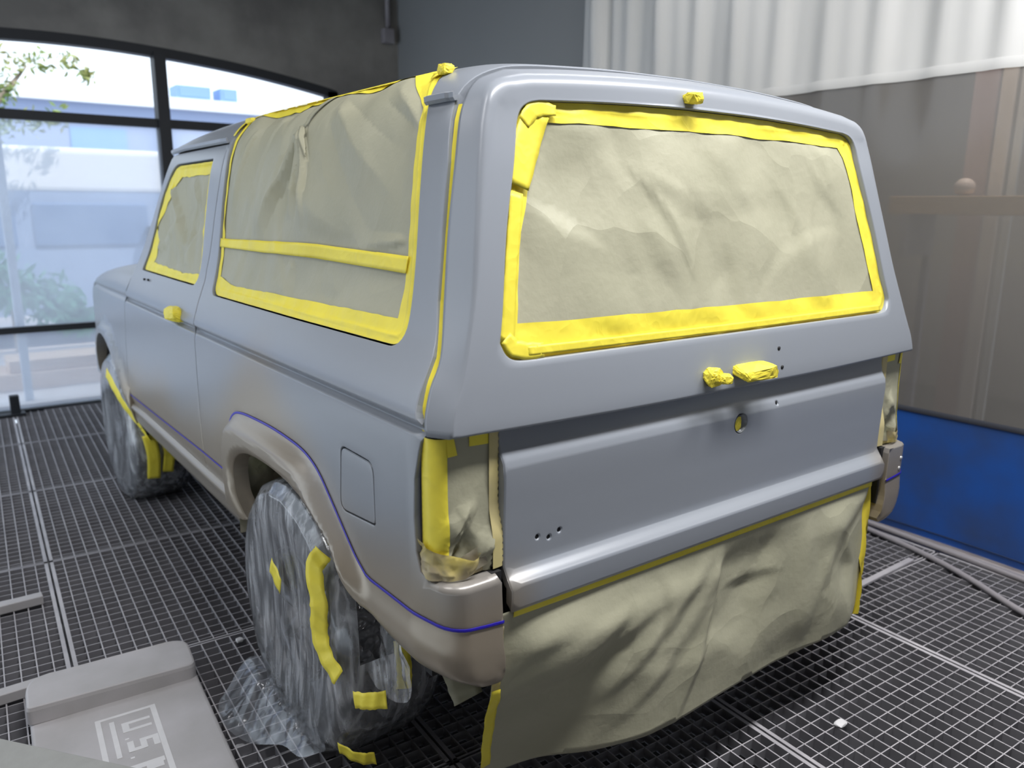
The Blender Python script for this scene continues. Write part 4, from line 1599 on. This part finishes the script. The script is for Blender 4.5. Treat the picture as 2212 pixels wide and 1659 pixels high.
# ------------------------------------------------------------------ curtain along the right side
def mix_vinyl(name, col, alpha, rough=.25, stain=None):
    m = bpy.data.materials.new(name)
    m.use_nodes = True
    t = m.node_tree
    b = t.nodes['Principled BSDF']
    b.inputs['Base Color'].default_value = (*col, 1)
    b.inputs['Roughness'].default_value = rough
    tc = t.nodes.new('ShaderNodeTexCoord')
    n = t.nodes.new('ShaderNodeTexNoise')
    n.inputs['Scale'].default_value = 2.2
    n.inputs['Detail'].default_value = 6
    t.links.new(tc.outputs['Object'], n.inputs['Vector'])
    if stain:
        mr = t.nodes.new('ShaderNodeMapRange')
        mr.inputs[1].default_value = .42
        mr.inputs[2].default_value = .66
        t.links.new(n.outputs[0], mr.inputs[0])
        mx = t.nodes.new('ShaderNodeMix')
        mx.data_type = 'RGBA'
        mx.inputs['A'].default_value = (*col, 1)
        mx.inputs['B'].default_value = (*stain, 1)
        t.links.new(mr.outputs[0], mx.inputs['Factor'])
        t.links.new(mx.outputs['Result'], b.inputs['Base Color'])
    if alpha < 1:
        tr = t.nodes.new('ShaderNodeBsdfTransparent')
        m1 = t.nodes.new('ShaderNodeMixShader')
        m1.inputs[0].default_value = alpha
        t.links.new(tr.outputs[0], m1.inputs[1])
        t.links.new(b.outputs[0], m1.inputs[2])
        t.links.new(m1.outputs[0], t.nodes['Material Output'].inputs[0])
    return m


curt = thing('booth_curtain', 'tall spray booth curtain in white, smoky clear and blue bands along the right side', 'curtain', (2.0, 1.0, 0))


def curtain_x(y, z):
    fold = .020 * math.sin(11 * y + .6 * math.sin(2 * z)) + .016 * math.sin(23 * y + 1.3 + .8 * z) + .008 * math.sin(47 * y)
    low = .006 * math.sin(5 * y + 2 * z) + .012 * math.sin(2.1 * y + 1.1 * z)
    k = min(1, max(0, (z - 1.7) / .9))
    return fold * k * 1.3 + low * (1 - k) + .06 * k * math.exp(-((y - 2.69) / .02) ** 2)


def curtain_band(name, z0, z1, m, zfun=None, ny=260, nz=30, y0=-2.6, y1=2.93):
    V, F = [], []
    for j in range(nz + 1):
        for i in range(ny + 1):
            y = y0 + (y1 - y0) * i / ny
            z = z0 + (z1 - z0) * j / nz
            V.append((curtain_x(y, z), y - 1.0, z))
    for j in range(nz):
        for i in range(ny):
            a = j * (ny + 1) + i
            F.append((a, a + ny + 1, a + ny + 2, a + 1))
    return mesh(name, V, F, m, curt, True)


WHITE_V = mix_vinyl('white_vinyl', (.66, .655, .63), 1, .5)
curtain_band('white_band', 2.07, 3.9, WHITE_V)
curtain_band('clear_band', .60, 2.07, mix_vinyl('smoky_clear_vinyl', (.21, .20, .185), .70, .22), ny=120)
curtain_band('blue_band', .01, .60, mix_vinyl('blue_vinyl', (.022, .10, .40), 1, .34, (.040, .075, .19)), ny=160)
for nm, z, m_, hh in (('hem_seam', 2.07, WHITE_V, .022), ('welded_seam', .60, mat('seam_dark', (.06, .065, .08), .5), .012), ('bottom_hem', .045, mat('hem_blue', (.012, .03, .09), .5), .004)):
    V, F = [], []
    n = 120
    for i in range(n + 1):
        y = -2.6 + 5.53 * i / n
        x = curtain_x(y, z) - .006
        V += [(x, y - 1.0, z - hh), (x - .004, y - 1.0, z), (x, y - 1.0, z + hh)]
    for i in range(n):
        for k in range(2):
            F.append((3 * i + k, 3 * i + k + 1, 3 * i + k + 4, 3 * i + k + 3))
    mesh(nm, V, F, m_, curt, True)
# the room seen dimly through the clear band
struct(boxes('wall_side_room', [(5.4, 5.5, -4, 5.5, -.1, 4.2), (2.2, 5.5, 5.3, 5.5, -.1, 4.2)], mat('side_room_wall', (.30, .28, .27), .8)))
struct(boxes('floor_side_room', [(2.2, 5.5, -4, 5.5, -.12, 0)], mat('side_room_floor', (.10, .10, .10), .8)))
light('side_room_lamp', 'AREA', (3.3, .8, 3.6), (0, 0, 0), 60, (1, .93, .85), 1.2, .3)
WOOD = mat('pale_plywood', (.52, .36, .22), .6, noise=(6, .6, (.44, .29, .17)))
sh = thing('wooden_shelf', 'brown wooden shelf board seen dimly through the smoky curtain', 'shelf', (3.2, .4, 1.5))
boxes('shelf_board', [(0, .35, -1.6, 1.03, -.03, .075)], WOOD, sh, .004)
for y in (-1.2, .9):
    boxes('shelf_bracket', [(0, .30, y, y + .04, -.28, -.03), (.30, .34, y, y + .04, -1.5, -.03)], STEEL, sh)
bm = bmesh.new()
bmesh.ops.create_uvsphere(bm, u_segments=24, v_segments=16, radius=.055)
for v in bm.verts:
    v.co.z *= .92
me = bpy.data.meshes.new('round_pot')
bm.to_mesh(me)
bm.free()
o = link('round_pot', me, mat('pale_plaster', (.62, .50, .44), .6), None, True)
o.location = (3.27, 1.03, 1.575 + .05)
tag(o, 'pale round ball resting on the shelf behind the curtain', 'ball')
for (ya, yb, x, c, nm, lb) in ((1.13, 1.27, 3.75, (.42, .30, .28), 'leaning_board', 'wide pinkish board leaning behind the shelf'), (1.02, 1.10, 3.72, (.60, .52, .46), 'leaning_board', 'narrow pale board leaning beside the wide pinkish one'),
                               (.955, 1.0, 3.74, (.52, .50, .47), 'leaning_board', 'narrow grey board at the right of the leaning boards')):
    tag(boxes(nm, [(x, x + .03, ya, yb, 0, 2.6)], mat('board_paint', c, .7), None, .003), lb, 'board', 'boards leaning behind the shelf')

# ------------------------------------------------------------------ things on the floor
GREYH = mat('dusty_grey_hose', (.30, .28, .29), .5, bump=(40, .2, .002))
tag(tube('air_hose', spline([(1.99, 1.4, .013), (1.975, .80, .013), (1.962, .653, .013), (1.935, .29, .013), (1.905, -.022, .013), (1.86, -.5, .013), (1.80, -1.0, .013)], 8), .013, GREYH),
    'grey dusty air hose lying along the foot of the blue curtain', 'hose')
tag(tube('air_hose', spline([(1.95, 1.3, .013), (1.92, .85, .013), (1.885, .636, .013), (1.82, .34, .013), (1.728, .104, .013), (1.605, -.137, .013), (1.48, -.5, .013), (1.40, -1.0, .013)], 8), .0125, GREYH),
    'grey dusty air hose running out diagonally across the grating', 'hose')
tag(boxes('flat_bar', [(-.31, .31, -.013, .013, 0, .012)], STEEL_L, None, .002), 'flat steel bar lying across the grating behind the diagonal hose', 'metal bar').location = (1.42, .355, .0015)

# flattened mail tub with its thick folded end, covered in overspray
DUST = mat('oversprayed_cardboard', (.50, .48, .485), .6, .1, .4, (5, .9, (.41, .395, .39)), (22, .25, .004))
DUST_P = mat('pale_print', (.68, .67, .67), .6, noise=(20, .5, (.58, .57, .57)))
tub = thing('mail_box_lid', 'grey dusty cardboard mail box lid with a framed U.S. mark, lying on the grating', 'box lid', (-1.27, 1.0, 0))
tub.rotation_euler = (0, 0, R(-3.5))
bo = boxes('lid_panel', [(-.235, .225, -.75, .275, .004, .03)], DUST, tub, .010)
out = round_poly([(-.240, .235), (.222, .235), (.228, .42), (-.238, .42)], [.015, .03, .06, .09], 6)
V, F = [], []
for z, q_ in ((.028, .0), (.070, .0), (.080, .008), (.082, .02)):
    for (x, y) in out:
        cx_, cy_ = -.008, .325
        V.append((x - (x - cx_) * q_ * 3 * .6, y - (y - cy_) * q_ * 5 * .6, z + .004 * math.sin(x * 20)))
n = len(out)
for i in range(3):
    for k in range(n):
        F.append((i * n + k, i * n + (k + 1) % n, (i + 1) * n + (k + 1) % n, (i + 1) * n + k))
F.append(tuple(3 * n + k for k in range(n)))
F.append(tuple(range(n))[::-1])
mesh('folded_end', V, F, DUST, tub)


def strips(name, L, z, m, parent):
    V, F = [], []
    for k, (x0, x1, y0, y1) in enumerate(L):
        box_vf(V, F, x0, x1, y0, y1, z - .001, z + .0005 + .00012 * k)
    return mesh(name, V, F, m, parent)


strips('printed_frame', [(-.078, .082, .148, .159), (-.078, -.064, -.60, .159), (.068, .083, -.60, .159), (-.044, -.031, -.05, .130)], .0302, DUST_P, tub)
GLYPHS = {'U': [(0, .22, 0, 1), (.68, .9, 0, 1), (0, .9, 0, .24)], '.': [(0, .2, 0, .2)],
          'S': [(0, .85, .8, 1), (0, .24, .45, 1), (0, .85, .40, .6), (.61, .85, 0, .6), (0, .85, 0, .2)],
          'M': [(0, .2, 0, 1), (.8, 1, 0, 1), (.2, .4, .55, .95), (.6, .8, .55, .95), (.4, .6, .3, .7)],
          'A': [(0, .22, 0, .9), (.68, .9, 0, .9), (.1, .8, .8, 1), (0, .9, .38, .56)]}
for (ch, ox, oy, sz) in (('U', -.015, .108, .075), ('.', -.015, .030, .05), ('S', -.013, .010, .080), ('.', -.013, -.062, .05), ('M', -.040, -.100, .105)):
    rects = []
    for (a, b, c, d) in GLYPHS[ch]:
        k = .72 if ch in 'US.' else .95
        rects.append((ox + c * sz, ox + d * sz, oy - b * sz * k, oy - a * sz * k))
    strips('printed_letter', rects, .0301, DUST_P, tub)
# sheet in the near corner
V = [(-.30, .14, .10), (.33, -.42, .10), (.20, -.60, .095), (-.55, -.2, .10)]
sheet = boxes('foam_sheet', [(-.45, .45, -.45, 0, -.016, 0)], mat('grey_board', (.36, .36, .34), .8, noise=(20, .5, (.31, .31, .29)), bump=(90, .3, .003)), None, .004)
sheet.location = (-1.43, .955, .102)
sheet.rotation_euler = (0, 0, math.atan2(.795 - 1.119, -1.306 + 1.565))
tag(sheet, 'pale grey rough board overlapping the near corner of the mail box lid', 'board')
leg = boxes('foam_core', [(-.40, .40, -.42, -.03, -.068, -.016)], DUST, sheet)
for (xx, yy, lb) in ((-1.62, 2.12, 'grey bar lying on the grate farther from the mail box lid'), (-1.70, 1.48, 'grey bar end poking out beside the folded end of the mail box lid')):
    L_ = [(-.26, .26, -.022, .022, .0, .034)]
    o = boxes('wooden_batten', L_, DUST, None, .003)
    o.location = (xx, yy, .0005)
    o.rotation_euler = (0, 0, R(1.5))
    tag(o, lb, 'batten')
# scrap
o = lump('paint_flake', (.445, -.093, .006), (.022, .014, .005), DUST_P, None, 77)
tag(o, 'small pale scrap caught on the grating in front of the paper skirt', 'scrap')
o = lump('paint_flake', (-.845, 1.405, .006), (.012, .012, .006), DUST_P, None, 78)
tag(o, 'tiny pale blob on the grate seam beyond the mail box lid', 'scrap')

# ------------------------------------------------------------------ outside
g = boxes('ground', [(-30, 40, 5.8, 60, -.12, -.02)], mat('sunlit_concrete', (.62, .60, .60), .8, noise=(.6, .8, (.50, .42, .36))))
struct(g)
bld = thing('warehouse', 'low blue-grey warehouse with a pale parapet across the yard', 'building', (2, 15, 0))
boxes('wall', [(-14, 14, 0, .5, 0, 3.22)], mat('blue_grey_cladding', (.30, .37, .54), .8), bld)
boxes('parapet', [(-14.1, 14.1, -.15, .6, 3.22, 3.42)], mat('pale_parapet', (.70, .75, .80), .8), bld)
for x in (-1.2, 1.6, 4.2):
    boxes('warehouse_window', [(x, x + .9, -.03, .02, 1.9, 2.8)], mat('blue_window', (.20, .40, .68), .3), bld)
for (x, wd_) in ((2.62, .62), (3.42, .32)):
    o = boxes('roof_unit', [(0, wd_, 0, .5, 0, .24), (.05, wd_ - .05, -.01, 0, .04, .2)], mat('roof_unit_blue', (.22, .36, .62), .6), None, .02)
    o.location = (x, 14.95, 3.42)
    tag(o, 'larger blue-grey cooling unit on the warehouse roof' if wd_ > .5 else 'smaller blue-grey cooling unit on the warehouse roof', 'cooling unit')
# parked van
van = thing('parked_van', 'large silver blue van parked just outside the arched window', 'van', (0, 8.4, 0))
VP = round_poly([(-3.2, .35), (2.6, .35), (2.75, .95), (2.2, 1.15), (1.5, 1.85), (.9, 2.02), (-3.2, 2.05)], [.1, .15, .2, .3, .3, .3, .1], 6)
V, F = [], []
n = len(VP)
boxes('roof', [(-3.0, .75, -.02, 1.7, 1.60, 2.06)], mat('white_van_roof', (.80, .82, .86), .4), van, .06)
for y, q_ in ((0, .92), (.05, .97), (.15, 1), (1.7, 1), (1.8, .97)):
    for (x, z) in VP:
        V.append((x * q_, y, .35 + (z - .35) * (q_ if y < 1 else 1)))
for i in range(4):
    for k in range(n):
        F.append((i * n + k, i * n + (k + 1) % n, (i + 1) * n + (k + 1) % n, (i + 1) * n + k))
F.append(tuple(range(n))[::-1])
F.append(tuple(4 * n + k for k in range(n)))
mesh('body', V, F, mat('silver_blue_paint', (.34, .44, .66), .25, .3, coat=.5), van)
for (xa, xb) in ((-2.9, -1.9), (-1.75, -.75), (-.6, .5), (.62, 1.35)):
    boxes('side_window', [(xa, xb, -.03, .02, 1.05, 1.50)], mat('van_glass', (.13, .20, .36), .15), van, .03)
boxes('mirror', [(.45, .62, -.22, -.05, 1.10, 1.26)], BLACK_STEEL, van, .03)
for x in (-2.1, 1.7):
    o = revolve('wheel', [(-.2, .28), (-.2, .34), (0, .34), (.01, .30), (.0, .18), (-.03, .0001)], 0, 0, 0, 1, RUBBER, van, 32)
    o.rotation_euler = (0, 0, R(-90))
    o.location = (x, .08, .34)
# shrub and tree
LEAF = mat('sunlit_leaves', (.22, .34, .10), .7, noise=(3, 1, (.40, .40, .16)))
BARK = mat('pale_bark', (.40, .34, .28), .8)


def foliage(name, centers, m, parent, n, size, seed):
    rnd = random.Random(seed)
    V, F = [], []
    for _ in range(n):
        cx_, cy_, cz_, r_ = rnd.choice(centers)
        d = Vector((rnd.gauss(0, 1), rnd.gauss(0, 1), rnd.gauss(0, 1))).normalized() * r_ * rnd.uniform(.3, 1)
        c = Vector((cx_, cy_, cz_)) + d
        a = Vector((rnd.gauss(0, 1), rnd.gauss(0, 1), rnd.gauss(0, 1))).normalized()
        b = a.cross(Vector((rnd.gauss(0, 1), rnd.gauss(0, 1), rnd.gauss(0, 1)))).normalized()
        s = size * rnd.uniform(.6, 1.3)
        i = len(V)
        V += [c + a * s, c + b * s * .35, c - a * s, c - b * s * .35]
        F.append((i, i + 1, i + 2, i + 3))
    return mesh(name, V, F, m, parent)


tree = thing('street_tree', 'sparse sunlit tree with loose foliage outside the arched window', 'tree', (-.9, 7.9, 0))
tube('trunk', [(-.5, 0, 0), (-.42, 0, 1.4), (-.2, 0, 2.1), (.15, 0, 2.5), (.35, 0, 2.75)], [.09, .07, .05, .03, .008], BARK, tree)
foliage('leaves', [(.05, 0, 2.85, .16), (.25, 0, 2.75, .18), (.48, 0, 2.80, .16), (.72, 0, 2.82, .15), (.85, 0, 2.72, .10), (.15, 0, 2.5, .14), (.35, 0, 2.25, .16), (.55, 0, 2.3, .14), (.1, 0, 2.2, .16), (-.3, 0, 2.7, .3), (-.2, 0, 2.3, .22)], LEAF, tree, 620, .045, 3)
bush = thing('green_shrub', 'bright green shrub low at the left outside the window', 'shrub', (-.95, 7.35, 0))
foliage('leaves', [(0, 0, .75, .3), (.3, 0, .6, .28), (-.3, 0, .85, .35), (.5, 0, .45, .2)], mat('mint_leaves', (.16, .42, .26), .7), bush, 900, .08, 5)
tube('stem', [(0, 0, 0), (0, 0, .7)], .02, BARK, bush)
tag(boxes('timber_stack', [(-.35, .95, 0, .5, -.02, .12), (-.1, .8, .05, .45, .12, .22)], mat('tan_timber', (.62, .46, .34), .7), None, .01), 'tan timber stacked on the pale ground outside', 'timber').location = (-1.0, 6.35, 0)
tag(boxes('gate_post', [(-.03, .03, -.03, .03, -.02, 2.4)], mat('galvanised_post', (.45, .52, .62), .4), None, .005), 'slim grey post standing just outside the arched window', 'post').location = (-1.02, 5.95, 0)
